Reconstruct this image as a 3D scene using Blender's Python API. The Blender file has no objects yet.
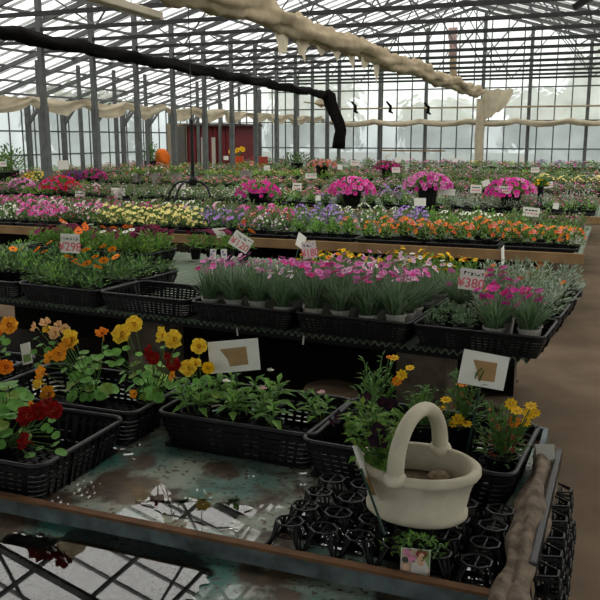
import bpy, bmesh, math, random
from mathutils import Vector, Matrix
from math import sin, cos, pi, radians
R = random.Random(7)
SC = bpy.context.scene
COL = SC.collection

# ---------------------------------------------------------------- camera, sky, exposure
CAM_H, FOC, YAW, PITCH = 1.58, 800.0, radians(21.5), radians(11.45)
cd = bpy.data.cameras.new('camera'); cam = bpy.data.objects.new('camera', cd); COL.objects.link(cam)
cam.location = (0, 0, CAM_H); cam.rotation_euler = (pi/2-PITCH, 0, YAW)
cd.sensor_width = 36; cd.lens = FOC/600*36; cd.clip_start = .05; cd.clip_end = 300
SC.camera = cam
SC.view_settings.view_transform = 'Standard'; SC.view_settings.look = 'None'
SC.view_settings.gamma = 1; SC.view_settings.use_curve_mapping = False
SC.view_settings.exposure = -0.4
SC.cycles.use_denoising = True
SC.cycles.max_bounces = 8; SC.cycles.transparent_max_bounces = 24
SC.cycles.caustics_reflective = False; SC.cycles.caustics_refractive = False
w = bpy.data.worlds.new('overcast_sky'); SC.world = w; w.use_nodes = True
wn = w.node_tree; bg = wn.nodes['Background']
tc = wn.nodes.new('ShaderNodeTexCoord'); sx = wn.nodes.new('ShaderNodeSeparateXYZ'); cr = wn.nodes.new('ShaderNodeValToRGB')
wn.links.new(tc.outputs['Generated'], sx.inputs[0]); wn.links.new(sx.outputs['Z'], cr.inputs[0]); wn.links.new(cr.outputs[0], bg.inputs[0])
cr.color_ramp.elements[0].position = 0.0; cr.color_ramp.elements[0].color = (.62, .66, .66, 1)
cr.color_ramp.elements[1].position = .45; cr.color_ramp.elements[1].color = (1, .965, .92, 1)
SKY = 3.3
bg.inputs[1].default_value = SKY

# ---------------------------------------------------------------- helpers
FW = Vector((-sin(YAW)*cos(PITCH), cos(YAW)*cos(PITCH), -sin(PITCH)))
RT = Vector((cos(YAW), sin(YAW), 0)); UP = RT.cross(FW)
def ray(x, y): return FW + RT*((x-300)/FOC) + UP*((300-y)/FOC)
def at_z(x, y, z): d = ray(x, y); return Vector((0, 0, CAM_H)) + d*((z-CAM_H)/d.z)
def at_y(x, y, Y): d = ray(x, y); return Vector((0, 0, CAM_H)) + d*(Y/d.y)
def frame_x(p):
    q = Vector(p) - Vector((0, 0, CAM_H)); return 300 + FOC*q.dot(RT)/q.dot(FW)
def lin(h):
    h = h.lstrip('#'); c = [int(h[i:i+2], 16)/255 for i in (0, 2, 4)]
    return tuple((v/12.92 if v <= .04045 else ((v+.055)/1.055)**2.4) for v in c) + (1,)
MATS = {}
def mat(name, col, rough=.6, var=.25, scale=30, spec=.3, metal=0, trans=0, inst=.0, bump=0):
    """principled surface whose colour is mottled by a noise texture"""
    if name in MATS: return MATS[name]
    m = bpy.data.materials.new(name); m.use_nodes = True; n = m.node_tree; b = n.nodes['Principled BSDF']
    c = lin(col) if isinstance(col, str) else tuple(col)+(1,)
    t = n.nodes.new('ShaderNodeTexCoord'); ns = n.nodes.new('ShaderNodeTexNoise'); ns.inputs['Scale'].default_value = scale
    ns.inputs['Detail'].default_value = 4
    rp = n.nodes.new('ShaderNodeValToRGB'); n.links.new(t.outputs['Object'], ns.inputs['Vector']); n.links.new(ns.outputs[0], rp.inputs[0])
    rp.color_ramp.elements[0].position = .3; rp.color_ramp.elements[1].position = .7
    rp.color_ramp.elements[0].color = tuple(v*(1-var) for v in c[:3])+(1,)
    rp.color_ramp.elements[1].color = tuple(min(1, v*(1+var)) for v in c[:3])+(1,)
    out = rp.outputs[0]
    if inst:
        oi = n.nodes.new('ShaderNodeObjectInfo'); hs = n.nodes.new('ShaderNodeHueSaturation'); mr = n.nodes.new('ShaderNodeMapRange')
        mr.inputs['To Min'].default_value = 1-inst; mr.inputs['To Max'].default_value = 1+inst
        n.links.new(oi.outputs['Random'], mr.inputs['Value']); n.links.new(mr.outputs[0], hs.inputs['Value']); n.links.new(out, hs.inputs['Color']); out = hs.outputs[0]
    n.links.new(out, b.inputs['Base Color'])
    b.inputs['Roughness'].default_value = rough; b.inputs['Specular IOR Level'].default_value = spec; b.inputs['Metallic'].default_value = metal
    if bump:
        bp = n.nodes.new('ShaderNodeBump'); bp.inputs['Strength'].default_value = bump; bp.inputs['Distance'].default_value = .01
        n.links.new(ns.outputs[0], bp.inputs['Height']); n.links.new(bp.outputs[0], b.inputs['Normal'])
    if trans:
        tl = n.nodes.new('ShaderNodeBsdfTranslucent'); mx = n.nodes.new('ShaderNodeMixShader'); mx.inputs[0].default_value = trans
        n.links.new(out, tl.inputs[0]); n.links.new(b.outputs[0], mx.inputs[1]); n.links.new(tl.outputs[0], mx.inputs[2])
        n.links.new(mx.outputs[0], n.nodes['Material Output'].inputs[0])
    MATS[name] = m; return m
def glass_mat(name, clear, col, trn, gloss=.06):
    """thin glazing: part clear, part milky (translucent dirt or film)"""
    m = bpy.data.materials.new(name); m.use_nodes = True; n = m.node_tree; n.nodes.clear()
    o = n.nodes.new('ShaderNodeOutputMaterial'); tr = n.nodes.new('ShaderNodeBsdfTransparent'); tl = n.nodes.new('ShaderNodeBsdfTranslucent')
    df = n.nodes.new('ShaderNodeBsdfDiffuse'); m1 = n.nodes.new('ShaderNodeMixShader'); m2 = n.nodes.new('ShaderNodeMixShader')
    t = n.nodes.new('ShaderNodeTexCoord'); ns = n.nodes.new('ShaderNodeTexNoise'); ns.inputs['Scale'].default_value = 1.3; ns.inputs['Detail'].default_value = 5
    mr = n.nodes.new('ShaderNodeMapRange'); mr.inputs['From Min'].default_value = .3; mr.inputs['From Max'].default_value = .7
    mr.inputs['To Min'].default_value = max(0, clear-.12); mr.inputs['To Max'].default_value = min(1, clear+.12)
    n.links.new(t.outputs['Object'], ns.inputs['Vector']); n.links.new(ns.outputs[0], mr.inputs['Value'])
    tr.inputs[0].default_value = (.93, .95, .94, 1); tl.inputs[0].default_value = col+(1,); df.inputs[0].default_value = col+(1,)
    m1.inputs[0].default_value = trn; n.links.new(df.outputs[0], m1.inputs[1]); n.links.new(tl.outputs[0], m1.inputs[2])
    n.links.new(mr.outputs[0], m2.inputs[0]); n.links.new(m1.outputs[0], m2.inputs[1]); n.links.new(tr.outputs[0], m2.inputs[2])
    n.links.new(m2.outputs[0], o.inputs[0]); return m
def basis(n):
    n = Vector(n).normalized(); a = Vector((0, 0, 1)) if abs(n.z) < .9 else Vector((1, 0, 0))
    u = a.cross(n).normalized(); return u, n.cross(u), n
def rdir(up=0.0, r=R):
    while True:
        v = Vector((r.uniform(-1, 1), r.uniform(-1, 1), r.uniform(-1, 1)))
        if .05 < v.length < 1:
            v.normalize(); v.z = abs(v.z)*1 + up; return v.normalized()
class MB:
    def __init__(s): s.v = []; s.f = []; s.m = []; s.mats = []
    def mi(s, m):
        if m not in s.mats: s.mats.append(m)
        return s.mats.index(m)
    def add(s, vs, fs, m):
        o = len(s.v); k = s.mi(m); s.v += [tuple(p) for p in vs]
        for f in fs: s.f.append(tuple(i+o for i in f)); s.m.append(k)
    def box(s, a, b, m):
        (x0, y0, z0), (x1, y1, z1) = a, b
        s.add([(x0,y0,z0),(x1,y0,z0),(x1,y1,z0),(x0,y1,z0),(x0,y0,z1),(x1,y0,z1),(x1,y1,z1),(x0,y1,z1)],
              [(0,3,2,1),(4,5,6,7),(0,1,5,4),(1,2,6,5),(2,3,7,6),(3,0,4,7)], m)
    def bar(s, a, b, w, h, m):
        """rectangular bar from a to b, w wide and h deep"""
        a, b = Vector(a), Vector(b); d = (b-a).normalized(); up = Vector((0, 0, 1)) if abs(d.z) < .95 else Vector((0, 1, 0))
        u = d.cross(up).normalized()*w/2; v = u.cross(d).normalized()*h/2
        s.add([a-u-v, a+u-v, a+u+v, a-u+v, b-u-v, b+u-v, b+u+v, b-u+v], [(0,1,2,3),(7,6,5,4),(0,4,5,1),(1,5,6,2),(2,6,7,3),(3,7,4,0)], m)
    def tube(s, pts, rad, m, n=5, cap=True):
        pts = [Vector(p) for p in pts]; N = len(pts); rs = rad if isinstance(rad, (list, tuple)) else [rad]*N
        vs = []; fs = []; pu = None
        for i, p in enumerate(pts):
            t = (pts[min(i+1, N-1)]-pts[max(i-1, 0)]).normalized()
            if pu is None: u, v, _ = basis(t)
            else:
                u = (pu - t*pu.dot(t)).normalized(); v = t.cross(u)
            pu = u
            for k in range(n): a = 2*pi*k/n; vs.append(p+(u*cos(a)+v*sin(a))*rs[i])
        for i in range(N-1):
            for k in range(n): fs.append((i*n+k, i*n+(k+1)%n, (i+1)*n+(k+1)%n, (i+1)*n+k))
        if cap: fs.append(tuple(range(n))[::-1]); fs.append(tuple(range((N-1)*n, N*n)))
        s.add(vs, fs, m)
    def lathe(s, prof, m, n=16, c=(0, 0, 0), sx=1, sy=1, caps=False):
        vs = []; fs = []
        for r, z in prof:
            for k in range(n): a = 2*pi*k/n; vs.append((c[0]+r*cos(a)*sx, c[1]+r*sin(a)*sy, c[2]+z))
        for i in range(len(prof)-1):
            for k in range(n): fs.append((i*n+k, i*n+(k+1)%n, (i+1)*n+(k+1)%n, (i+1)*n+k))
        if caps: fs.append(tuple(range(n))[::-1]); fs.append(tuple(range((len(prof)-1)*n, len(prof)*n)))
        s.add(vs, fs, m)
    # --- plant pieces
    def leaf(s, p, d, L, W, m, droop=.25, up=None):
        p = Vector(p); d = Vector(d).normalized(); u = d.cross(up or Vector((0, 0, 1)))
        u = u.normalized() if u.length > .05 else Vector((1, 0, 0)); n = u.cross(d)
        dn = Vector((0, 0, -droop*L))
        a = p; b = p+d*L*.45+n*W*.1; c = p+d*L+dn
        s.add([a, b-u*W*.5+n*W*.12+dn*.2, b+dn*.2-n*W*.12, b+u*W*.5+n*W*.12+dn*.2, c], [(0,2,1),(0,3,2),(1,2,4),(2,3,4)], m)
    def round_leaf(s, p, n, r, m, k=9):
        u, v, n = basis(n); p = Vector(p); a0 = R.uniform(0, 6)
        vs = [p-n*r*.16]
        for i in range(k):
            a = a0+2*pi*i/k; q = r*R.uniform(.9, 1.06); vs.append(p+(u*cos(a)+v*sin(a))*q+n*R.uniform(-.07, .07)*r)
        s.add(vs, [(0, i+1, (i+1) % k+1) for i in range(k)], m)
    def trumpet(s, c, n, r, m, mc, k=5):
        """petunia-like disc of five lobes with a darker throat"""
        u, v, n = basis(n); c = Vector(c); a0 = R.uniform(0, 6); vs = [c-n*r*.35]
        for i in range(2*k):
            a = a0+pi*i/k; q = r*(1 if i % 2 else .82)
            vs.append(c+(u*cos(a)+v*sin(a))*r*.32-n*r*.08); vs.append(c+(u*cos(a)+v*sin(a))*q+n*r*(.08 if i % 2 else .0))
        K = 2*k
        s.add(vs, [(0, 1+2*i, 1+2*((i+1) % K)) for i in range(K)], mc)
        s.add(vs, [(1+2*i, 2+2*i, 2+2*((i+1) % K), 1+2*((i+1) % K)) for i in range(K)], m)
    def daisy(s, c, n, r, m, mc, k=9):
        u, v, n = basis(n); c = Vector(c); a0 = R.uniform(0, 6)
        for i in range(k):
            a = a0+2*pi*i/k; d = u*cos(a)+v*sin(a); t = n.cross(d)*r*.26
            s.add([c+d*r*.15, c+d*r*.62-t+n*r*.1, c+d*r*R.uniform(.92, 1.05)+n*r*.04, c+d*r*.62+t+n*r*.1], [(0,1,2,3)], m)
        vs = [c+n*r*.2]+[c+(u*cos(2*pi*i/7)+v*sin(2*pi*i/7))*r*.27+n*r*.06 for i in range(7)]
        s.add(vs, [(0, i+1, (i+1) % 7+1) for i in range(7)], mc)
    def pink(s, c, n, r, m, mc):
        """dianthus: five broad petals with toothed rims"""
        u, v, n = basis(n); c = Vector(c); a0 = R.uniform(0, 6)
        for i in range(5):
            vs = [c-n*r*.1]
            for j in range(7):
                a = a0+2*pi*i/5+(j-3)*.2; q = r*(1 if j % 2 == 0 else .84); vs.append(c+(u*cos(a)+v*sin(a))*q+n*r*R.uniform(.02, .2))
            s.add(vs, [(0, j+1, j+2) for j in range(6)], m)
        s.add([c+n*r*.1]+[c+(u*cos(2*pi*i/5)+v*sin(2*pi*i/5))*r*.22+n*r*.05 for i in range(5)], [(0, i+1, (i+1) % 5+1) for i in range(5)], mc)
    def ruffle(s, c, n, r, m, mc, mg):
        """nasturtium: five wavy petals around a deep throat with a spur behind"""
        u, v, n = basis(n); c = Vector(c); a0 = R.uniform(0, 6)
        for i in range(5):
            a = a0+2*pi*i/5; rows = []
            for j, (q, h) in enumerate(((.10, -.5), (.27, -.2), (.72, .12), (1.0, R.uniform(.0, .35)))):
                row = []
                for k in range(5):
                    b = a+(k-2)*(.37 if j > 1 else .27)*(1 if j else .8); e = (1 if abs(k-2) < 2 else .84)*R.uniform(.93, 1.05) if j == 3 else 1
                    row.append(c+(u*cos(b)+v*sin(b))*r*q*e+n*r*(h+(.05+.06*j)*sin(k*2.2+i*1.7+j)*(j > 0)+.05*(i % 2)))
                rows.append(row)
            vs = sum(rows, []); fs = [(j*5+k, j*5+k+1, j*5+k+6, j*5+k+5) for j in range(3) for k in range(4)]
            s.add(vs, fs[:4], mc); s.add(vs, fs[4:], m)
        s.tube([c-n*r*.35, c-n*r*.8, c-n*r*1.2-Vector((0, 0, r*.3))], [r*.16, r*.1, r*.03], mg, 5)
    def build(s, name, parent=None, smooth=False, bevel=0, loc=None, rot=None):
        me = bpy.data.meshes.new(name); me.from_pydata(s.v, [], s.f)
        for m in s.mats: me.materials.append(m)
        me.polygons.foreach_set('material_index', s.m)
        if smooth: me.polygons.foreach_set('use_smooth', [True]*len(me.polygons))
        me.update(); o = bpy.data.objects.new(name, me); COL.objects.link(o)
        if parent: o.parent = parent
        if loc is not None: o.location = loc
        if rot is not None: o.rotation_euler = rot
        if bevel:
            b = o.modifiers.new('bevel', 'BEVEL'); b.width = bevel; b.segments = 2; b.limit_method = 'ANGLE'
        return o
def tag(o, label, cat, group=None, kind=None):
    o['label'] = label; o['category'] = cat
    if group: o['group'] = group
    if kind: o['kind'] = kind
    return o
def struct(o): o['kind'] = 'structure'; return o
def empty(name, loc=(0, 0, 0), rz=0):
    e = bpy.data.objects.new(name, None); COL.objects.link(e); e.location = loc; e.rotation_euler = (0, 0, rz); e.empty_display_size = .1; return e
def copy_tree(o, parent=None):
    c = o.copy(); COL.objects.link(c)
    if parent: c.parent = parent
    for ch in KIDS.get(o.name, ()): copy_tree(ch, c)
    return c
KIDS = {}
def freeze(o):
    KIDS[o.name] = list(o.children)
    for c in o.children: freeze(c)
    return o
ORD = ['first','second','third','fourth','fifth','sixth','seventh','eighth','ninth','tenth','eleventh','twelfth','thirteenth','fourteenth','fifteenth','sixteenth','seventeenth','eighteenth','nineteenth','twentieth']
def ordw(i):
    if i < 20: return ORD[i]
    t = ['','','twenty','thirty','forty','fifty','sixty','seventy'][(i+1)//10]; q = (i+1) % 10
    return {'twenty':'twentieth','thirty':'thirtieth','forty':'fortieth','fifty':'fiftieth','sixty':'sixtieth'}[t] if q == 0 else t+'-'+ORD[q-1]

# ---------------------------------------------------------------- materials
M_STEEL = mat('galvanised_steel', '#5b5d5c', .55, .2, 8, .3)
M_DARKSTEEL = mat('dark_steel', '#2f2f30', .6, .2, 8, .3)
M_BLACK = mat('black_plastic', '#0a0a0b', .45, .2, 40, .25)
M_BLACK2 = mat('weathered_black_plastic', '#171718', .4, .3, 40, .35)
M_SOIL = mat('potting_soil', '#110d09', .95, .5, 90, .1, bump=.6)
M_CREAM = mat('cream_screen_cloth', '#a2937a', .9, .18, 5, .05)
M_CREAM2 = mat('pale_screen_cloth', '#c9bda6', .9, .15, 4, .05, trans=.25)
M_BLACKCLOTH = mat('black_shade_net', '#141312', .9, .4, 14, .05)
M_WOOD = mat('pale_board', '#8d7659', .8, .25, 12, .15)
M_CONC = mat('concrete_block', '#5b5147', .9, .3, 18, .1, bump=.4)
M_CARD = mat('white_card', '#e4e0d8', .75, .04, 20, .2)
M_TAPE = mat('brown_tape', '#a07b4c', .45, .15, 30, .4)
M_STAKE = mat('green_stake', '#1f3b2b', .5, .2, 30)
M_RED = mat('red_ink', '#dd6f78', .8, .1, 30)
M_INK = mat('black_ink', '#1c1c1e', .8, .1, 30)
M_POTG = mat('grey_white_pot', '#a09b93', .6, .1, 30, .3)
M_STEM = mat('green_stem', '#4d6b33', .6, .2, 40, .2)
M_STEMG = mat('grey_green_stem', '#5c7158', .6, .2, 40, .2)
LF = {k: mat('leaf_'+k, c, .55, .3, 25, .25, trans=.28, inst=.18) for k, c in dict(
    mid='#5f8440', bright='#76a046', dark='#3c5c30', grey='#768a6c', silver='#a0a999', blue='#557749', lime='#86a044', nast='#74aa50', olive='#5f6b38', dust='#66794f').items()}
FL = {k: mat('petal_'+k, c, .6, .14, 60, .15, trans=.2, inst=.08) for k, c in dict(
    pink='#d878b4', magenta='#c02c8c', hot='#d6328f', pale='#e3bcd0', white='#e6e4dc', yellow='#e8de8e', gold='#f2c01c', orange='#f08a1e', amber='#e8742c',
    red='#b81822', dark='#6a1038', purple='#5b2f92', lavender='#a67fcf', black='#24101e', salmon='#d98a80', rust='#c8683a', nyellow='#f4cc3e', norange='#f2a32c', npeach='#ecc08c', nred='#86120d', maroon='#7c1f4e', blush='#cf9aa8').items()}
EYE = {k: mat('throat_'+k, c, .7, .1, 60) for k, c in dict(dark='#4a1024', gold='#d69a1c', wine='#8a1d5c', brown='#3d2210', lime='#b6b34a', flame='#b33a10').items()}

# ================================================================ THE GLASSHOUSE
RIDGE_X, RIDGE_Z, SLOPE, XL, XR, YB, YF = -4.4, 5.5, .30, -14.2, 5.4, 26.0, -3.0
def roof_z(x): return RIDGE_Z - SLOPE*abs(x-RIDGE_X)
# floor of trodden earth
def floor_and_shade():
    m = mat('trodden_earth', '#5f5142', .95, .22, 3.0, .1, bump=.25); return m
f = MB(); f.add([(-14.2, -3, 0), (5.4, -3, 0), (5.4, 26, 0), (-14.2, 26, 0)], [(0,1,2,3)], floor_and_shade()); struct(f.build('floor'))
f = MB(); f.add([(-60, -20, -.03), (50, -20, -.03), (50, 90, -.03), (-60, 90, -.03)], [(0,1,2,3)], mat('outside_ground', '#5a6148', .95, .3, .8)); struct(f.build('ground'))
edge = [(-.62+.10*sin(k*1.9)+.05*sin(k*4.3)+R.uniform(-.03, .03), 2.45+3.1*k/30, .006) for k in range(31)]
f = MB(); f.add([(-7, 2.45, .006)]+edge+[(-7, 5.55, .006)], [tuple(range(33))], mat('painted_bench_shade', '#221a14', .9, .3, 5, .1)); struct(f.build('floor_and_shade'))  # dark patch painting the shade on the floor around the second bench
G_ROOF = glass_mat('roof_glass', .74, (.9, .9, .88), .75)
G_WALL = glass_mat('wall_glass', .34, (.86, .91, .88), .85)
G_FILM = glass_mat('milky_wall_film', .2, (.52, .58, .60), .72)
M_SHADE = mat('unseen_shade_screen', '#3b3b3a', .95, .15, 3, .05)
# roof: two glass slopes, glazing bars are the pattern of each slope
def slope(name, x0, x1):
    root = MB(); z0, z1 = roof_z(x0), roof_z(x1)
    root.add([(x0, YF, z0), (x1, YF, z1), (x1, YB, z1), (x0, YB, z0)], [(0,1,2,3)], G_ROOF); o = struct(root.build('ceiling'))
    b = MB(); y = YF+.235
    while y < YB:
        b.bar((x0, y, z0+.03), (x1, y, z1+.03), .032, .04, M_DARKSTEEL); y += .47
    g = b.build('glazing_bars', o); return o
slope('ceiling', XL, RIDGE_X); slope('ceiling', RIDGE_X, XR)
nx = [-13.8+.76*i for i in range(26)]
for x in nx:
    p = MB(); p.bar((x, YF, roof_z(x)-.05), (x, YB, roof_z(x)-.05), .035, .05, M_STEEL); struct(p.build('beam'))
p = MB(); p.bar((RIDGE_X, YF, RIDGE_Z), (RIDGE_X, YB, RIDGE_Z), .09, .12, M_STEEL); struct(p.build('beam'))
TR = [25.3-1.41*i for i in range(20)]
TIE = 3.32
for i, y in enumerate(TR):
    b = MB()
    for xa, xb in ((XL, RIDGE_X), (RIDGE_X, XR)): b.bar((xa, y, roof_z(xa)-.12), (xb, y, roof_z(xb)-.12), .05, .085, M_STEEL)
    b.bar((-11.6, y, TIE), (2.8, y, TIE), .045, .06, M_DARKSTEEL)
    xs = [-9, -7.9, -6.8, -5.6, -4.4, -3.2, -2.0, -.9, .2]
    for k in range(len(xs)-1):
        za, zb = (TIE, roof_z(xs[k+1])-.15) if k % 2 else (roof_z(xs[k])-.15, TIE)
        if i % 2 == 0: b.bar((xs[k], y, za), (xs[k+1], y, zb), .025, .025, M_STEEL)
    struct(b.build('truss'))
for i, y in enumerate(TR[:12]):                      # the visible post row
    p = MB(); p.box((-9.042, y-.042, 0), (-8.958, y+.042, roof_z(-9)-.1), M_STEEL); p.box((-9.052, y-.052, 0), (-8.948, y+.052, 2.1), M_STEEL)
    struct(p.build('column'))
for i, y in enumerate(TR[1:9]):                       # thinner row nearer the left wall
    if i % 1 == 0:
        p = MB(); p.box((-11.74, y+.4-.035, 0), (-11.67, y+.4+.035, roof_z(-11.7)-.1), M_STEEL); struct(p.build('column'))
for i, y in enumerate(TR[0:11:1]):                    # eave posts with knee braces on the left wall
    p = MB(); p.box((-14.12, y-.05, 0), (-14.0, y+.05, 2.5), M_STEEL); p.bar((-14.0, y, 1.95), (-13.5, y, 2.55), .05, .05, M_STEEL)
    p.bar((-14.06, y, 1.95), (-14.06, y+.45, 2.4), .05, .05, M_STEEL); struct(p.build('column'))
# back gable: glass above, milky film below
def gable(y, name, lo, hi):
    b = MB(); b.add([(XL, y, lo), (XR, y, lo), (XR, y, roof_z(XR)), (RIDGE_X, y, RIDGE_Z), (XL, y, roof_z(XL))], [(0,1,2,3,4)], G_WALL); return b
wb = struct(gable(YB, 'wall_back', 2.05, 5.5).build('wall_back'))
b = MB(); b.add([(XL, YB, 0), (XR, YB, 0), (XR, YB, 2.05), (XL, YB, 2.05)], [(0,1,2,3)], G_FILM); b.build('film_panel', wb)
b = MB(); x = XL
while x < XR: b.bar((x, YB-.02, 0), (x, YB-.02, roof_z(x)), .034, .03, M_STEEL); x += .49
for z in (1.25, 2.10, 2.52, 3.1, 3.7):
    half = min(9.8, (RIDGE_Z-z)/SLOPE); b.bar((max(XL, RIDGE_X-half), YB-.04, z), (min(XR, RIDGE_X+half), YB-.04, z), .03, .04, M_STEEL)
b.build('glazing_bars', wb)
for x in (-13.2, -11.7, -10.3, -8.8, -7.4, -5.88, -4.1, -2.69, -1.0, .6, 2.2, 3.8):
    p = MB(); p.box((x-.05, YB-.16, 0), (x+.05, YB-.06, roof_z(x)-.1), M_STEEL); struct(p.build('column'))
# side walls
for nm, X in (('wall_left', XL), ('wall_right', XR)):
    b = MB(); b.add([(X, YF, .5), (X, YB, .5), (X, YB, 2.56), (X, YF, 2.56)], [(0,1,2,3)], G_FILM); wl = struct(b.build(nm))
    b = MB(); b.box((X-.06, YF, 0), (X+.06, YB, .5), M_CONC); b.build('plinth', wl)
    b = MB(); y = YF
    sg = .03 if X < 0 else -.03
    while y < YB: b.bar((X+sg, y, .5), (X+sg, y, 2.56), .03, .025, M_STEEL); y += .47
    for z in (1.15, 1.75, 2.5): b.bar((X+sg, YF, z), (X+sg, YB, z), .03, .04, M_STEEL)
    b.build('glazing_bars', wl)
# the entrance end behind the photographer is filmed like the other walls; an unseen screen is added overhead to darken the first bay
b = MB(); b.add([(XL, YF, 0), (XR, YF, 0), (XR, YF, roof_z(XR)), (RIDGE_X, YF, RIDGE_Z), (XL, YF, roof_z(XL))], [(0,1,2,3,4)], G_FILM); struct(b.build('wall_front'))
b = MB(); b.box((-12.5, -2.9, 3.38), (5.0, 2.6, 3.39), M_SHADE); struct(b.build('ceiling'))

# ---------------------------------------------------------------- trees beyond the glass
def tree(x, y, h, wd, col, label):
    rt = tag(empty('tree', (x, y, -.03)), label, 'tree'); h *= .82
    m = mat('crown_'+col, {'a':'#4c6046', 'b':'#5a6e54', 'c':'#465a44'}[col], .8, .3, 2)
    b = MB(); b.tube([(0,0,0), (.1,0,h*.3), (0,.1,h*.6)], [.25, .18, .08], mat('bark', '#4f4438', .9, .3, 10), 7); b.build('trunk', rt)
    b = MB()
    for k in range(900):
        d = rdir(-.0); d.z = R.uniform(-.9, 1); q = R.uniform(.55, 1)
        p = Vector((d.x*wd*q, d.y*wd*q, h*.6+d.z*h*.42*q)); b.round_leaf(p, d+Vector((0,0,.4)), R.uniform(.16, .3), m, 6)
    b.build('crown', rt)
for a in ((-13.5, 36, 5.2, 2.6, 'b', 'pale green rounded tree beyond the back glass near the left corner'),
          (-8.9, 42, 4.4, 2.3, 'b', 'broad low tree beyond the back glass left of the black drape end'),
          (-4.2, 46, 5.2, 2.2, 'c', 'dull green tree beyond the back glass behind the drape hooks'),
          (-.9, 38, 3.8, 2.4, 'b', 'low greyish tree beyond the back glass left of the tall one'),
          (-1.9, 46, 7.4, 1.3, 'a', 'tall narrow tree beyond the back glass at the right'),
          (3.6, 44, 2.8, 2.0, 'b', 'bushy tree beyond the back glass at the far right'),
          (-22, 30, 4.6, 2.8, 'a', 'green tree outside the left glass wall')):
    tree(*a)

# ================================================================ SCREEN CLOTHS AND HANGING THINGS
def roll_cloth(path, rad, m, name, parent=None, n=14, amp=.25, seed=1, squash=1.0, fq=1.0):
    """a rolled, wrinkled cloth following a path"""
    r = random.Random(seed); N = len(path); b = MB(); vs = []; fs = []
    ph = [r.uniform(0, 6) for _ in range(6)]
    for j_, p in enumerate(path):
        i = j_; p = Vector(p); t = (Vector(path[min(i+1, N-1)])-Vector(path[max(i-1, 0)])).normalized(); u, v, _ = basis(t)
        i = j_*fq
        for k in range(n):
            a = 2*pi*k/n
            q = rad*(1+amp*abs(sin(1.5*a+i*.17+1.3*sin(i*.21)+ph[0]))*.9-amp*.4+amp*sin(3*a-i*.33+ph[1])*.25+amp*.34*abs(sin(3.5*a+i*.23+ph[4]))+amp*sin(i*.9+ph[2])*.3+amp*.3*sin(i*2.3+a+ph[3]))
            vs.append(p+u*cos(a)*q+v*sin(a)*q*squash)
    for i in range(N-1):
        for k in range(n): fs.append((i*n+k, i*n+(k+1)%n, (i+1)*n+(k+1)%n, (i+1)*n+k))
    fs.append(tuple(range(n))[::-1]); fs.append(tuple(range((N-1)*n, N*n)))
    b.add(vs, fs, m); return b.build(name, parent, smooth=True)
def line(a, b, n, sag=0, waves=0):
    a, b = Vector(a), Vector(b); out = []
    for i in range(n+1):
        t = i/n; p = a.lerp(b, t); p.z -= sag*abs(sin(pi*t*waves)) if waves else sag*sin(pi*t); out.append(p)
    return out
rt = tag(empty('screen_roll', (-4.1, 6, 3.0)), 'long cream thermal screen rolled up and slung beneath the ridge', 'rolled cloth')
def rel(pts, o): return [Vector(p)-Vector(o) for p in pts]
roll_cloth(rel(line((-4.1, 5.0, 3.10), (-4.1, 25.4, 2.97), 130, .07, 5), rt.location), .102, M_CREAM, 'roll', rt, amp=.62, seed=3, squash=1.15, n=28)
for k in range(7):
    b = MB(); y = 9.6+k*.72-rt.location.y; L = R.uniform(.14, .4); vs = []
    for j in range(7): vs += [(-.02, y+j*.075, -.06), (-.01+R.uniform(-.02, .02), y+j*.07+.01, -.09-L*sin(pi*(j+.5)/7)*R.uniform(.7, 1.1))]
    b.add(vs, [(2*j, 2*j+2, 2*j+3, 2*j+1) for j in range(6)], M_CREAM2); b.build('torn_edge', rt)
b = MB(); vs = []; fs = []
for i in range(9):
    for j in range(10):
        t = j/9; vs.append((.05+i*.115*(1-.35*t*t), 19.5-.08*abs((i % 3)-1), .02-t*(1.0-.05*i)+.03*sin(i*2+j)))
for i in range(8):
    for j in range(9): fs.append((i*10+j, i*10+j+1, (i+1)*10+j+1, (i+1)*10+j))
b.add(vs, fs, M_CREAM2); b.build('hanging_end', rt, smooth=True)
rt = tag(empty('shade_net_roll', (-8.75, 9, 3.2)), 'long black shade net bundled along the post row with its end hanging down', 'rolled cloth')
roll_cloth(rel(line((-8.7, 7.2, 3.20), (-8.7, 24.3, 2.93), 90, .05, 11), rt.location), .092, M_BLACKCLOTH, 'roll', rt, amp=.4, seed=5)
e = Vector((-8.7, 24.3, 2.95))
roll_cloth(rel([e, e+Vector((.1,0,-.12)), e+Vector((.16,0,-.35)), e+Vector((.26,0,-.6)), e+Vector((.4,0,-.9)), e+Vector((.5,0,-1.15)), e+Vector((.44,0,-1.4)), e+Vector((.42,0,-1.7))], rt.location), .165, M_BLACKCLOTH, 'hanging_end', rt, amp=.4, seed=8)
rt = tag(empty('curtain_swag', (-9.25, 9, 2.2)), 'cream curtain swagged low along the post row on the left', 'curtain')
b = MB(); vs = []; fs = []; ny = 200
for i in range(ny+1):
    y = 8.0+17.6*i/ny; s = abs(sin(pi*(y-TR[0])/1.41)); hgt = .12+.15*s
    for j in range(7):
        t = j/6; vs.append((-9.25+.07*sin(t*9+y*3.1)+.05*sin(y*7)-rt.location.x, y-rt.location.y, 2.28-hgt*t-.05*s+.02*sin(y*5+j)-rt.location.z))
for i in range(ny):
    for j in range(6): fs.append((i*7+j, i*7+j+1, (i+1)*7+j+1, (i+1)*7+j))
b.add(vs, fs, M_CREAM2); b.build('cloth', rt, smooth=True)
rt = tag(empty('curtain_roll', (-4, 25.6, 2.1)), 'beige curtain rolled and slung across the foot of the back gable', 'rolled cloth')
roll_cloth(rel(line((-9.0, 25.6, 2.10), (4.5, 25.6, 2.08), 90, .09, 9), rt.location), .075, M_CREAM2, 'roll', rt, amp=.3, seed=11)
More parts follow.
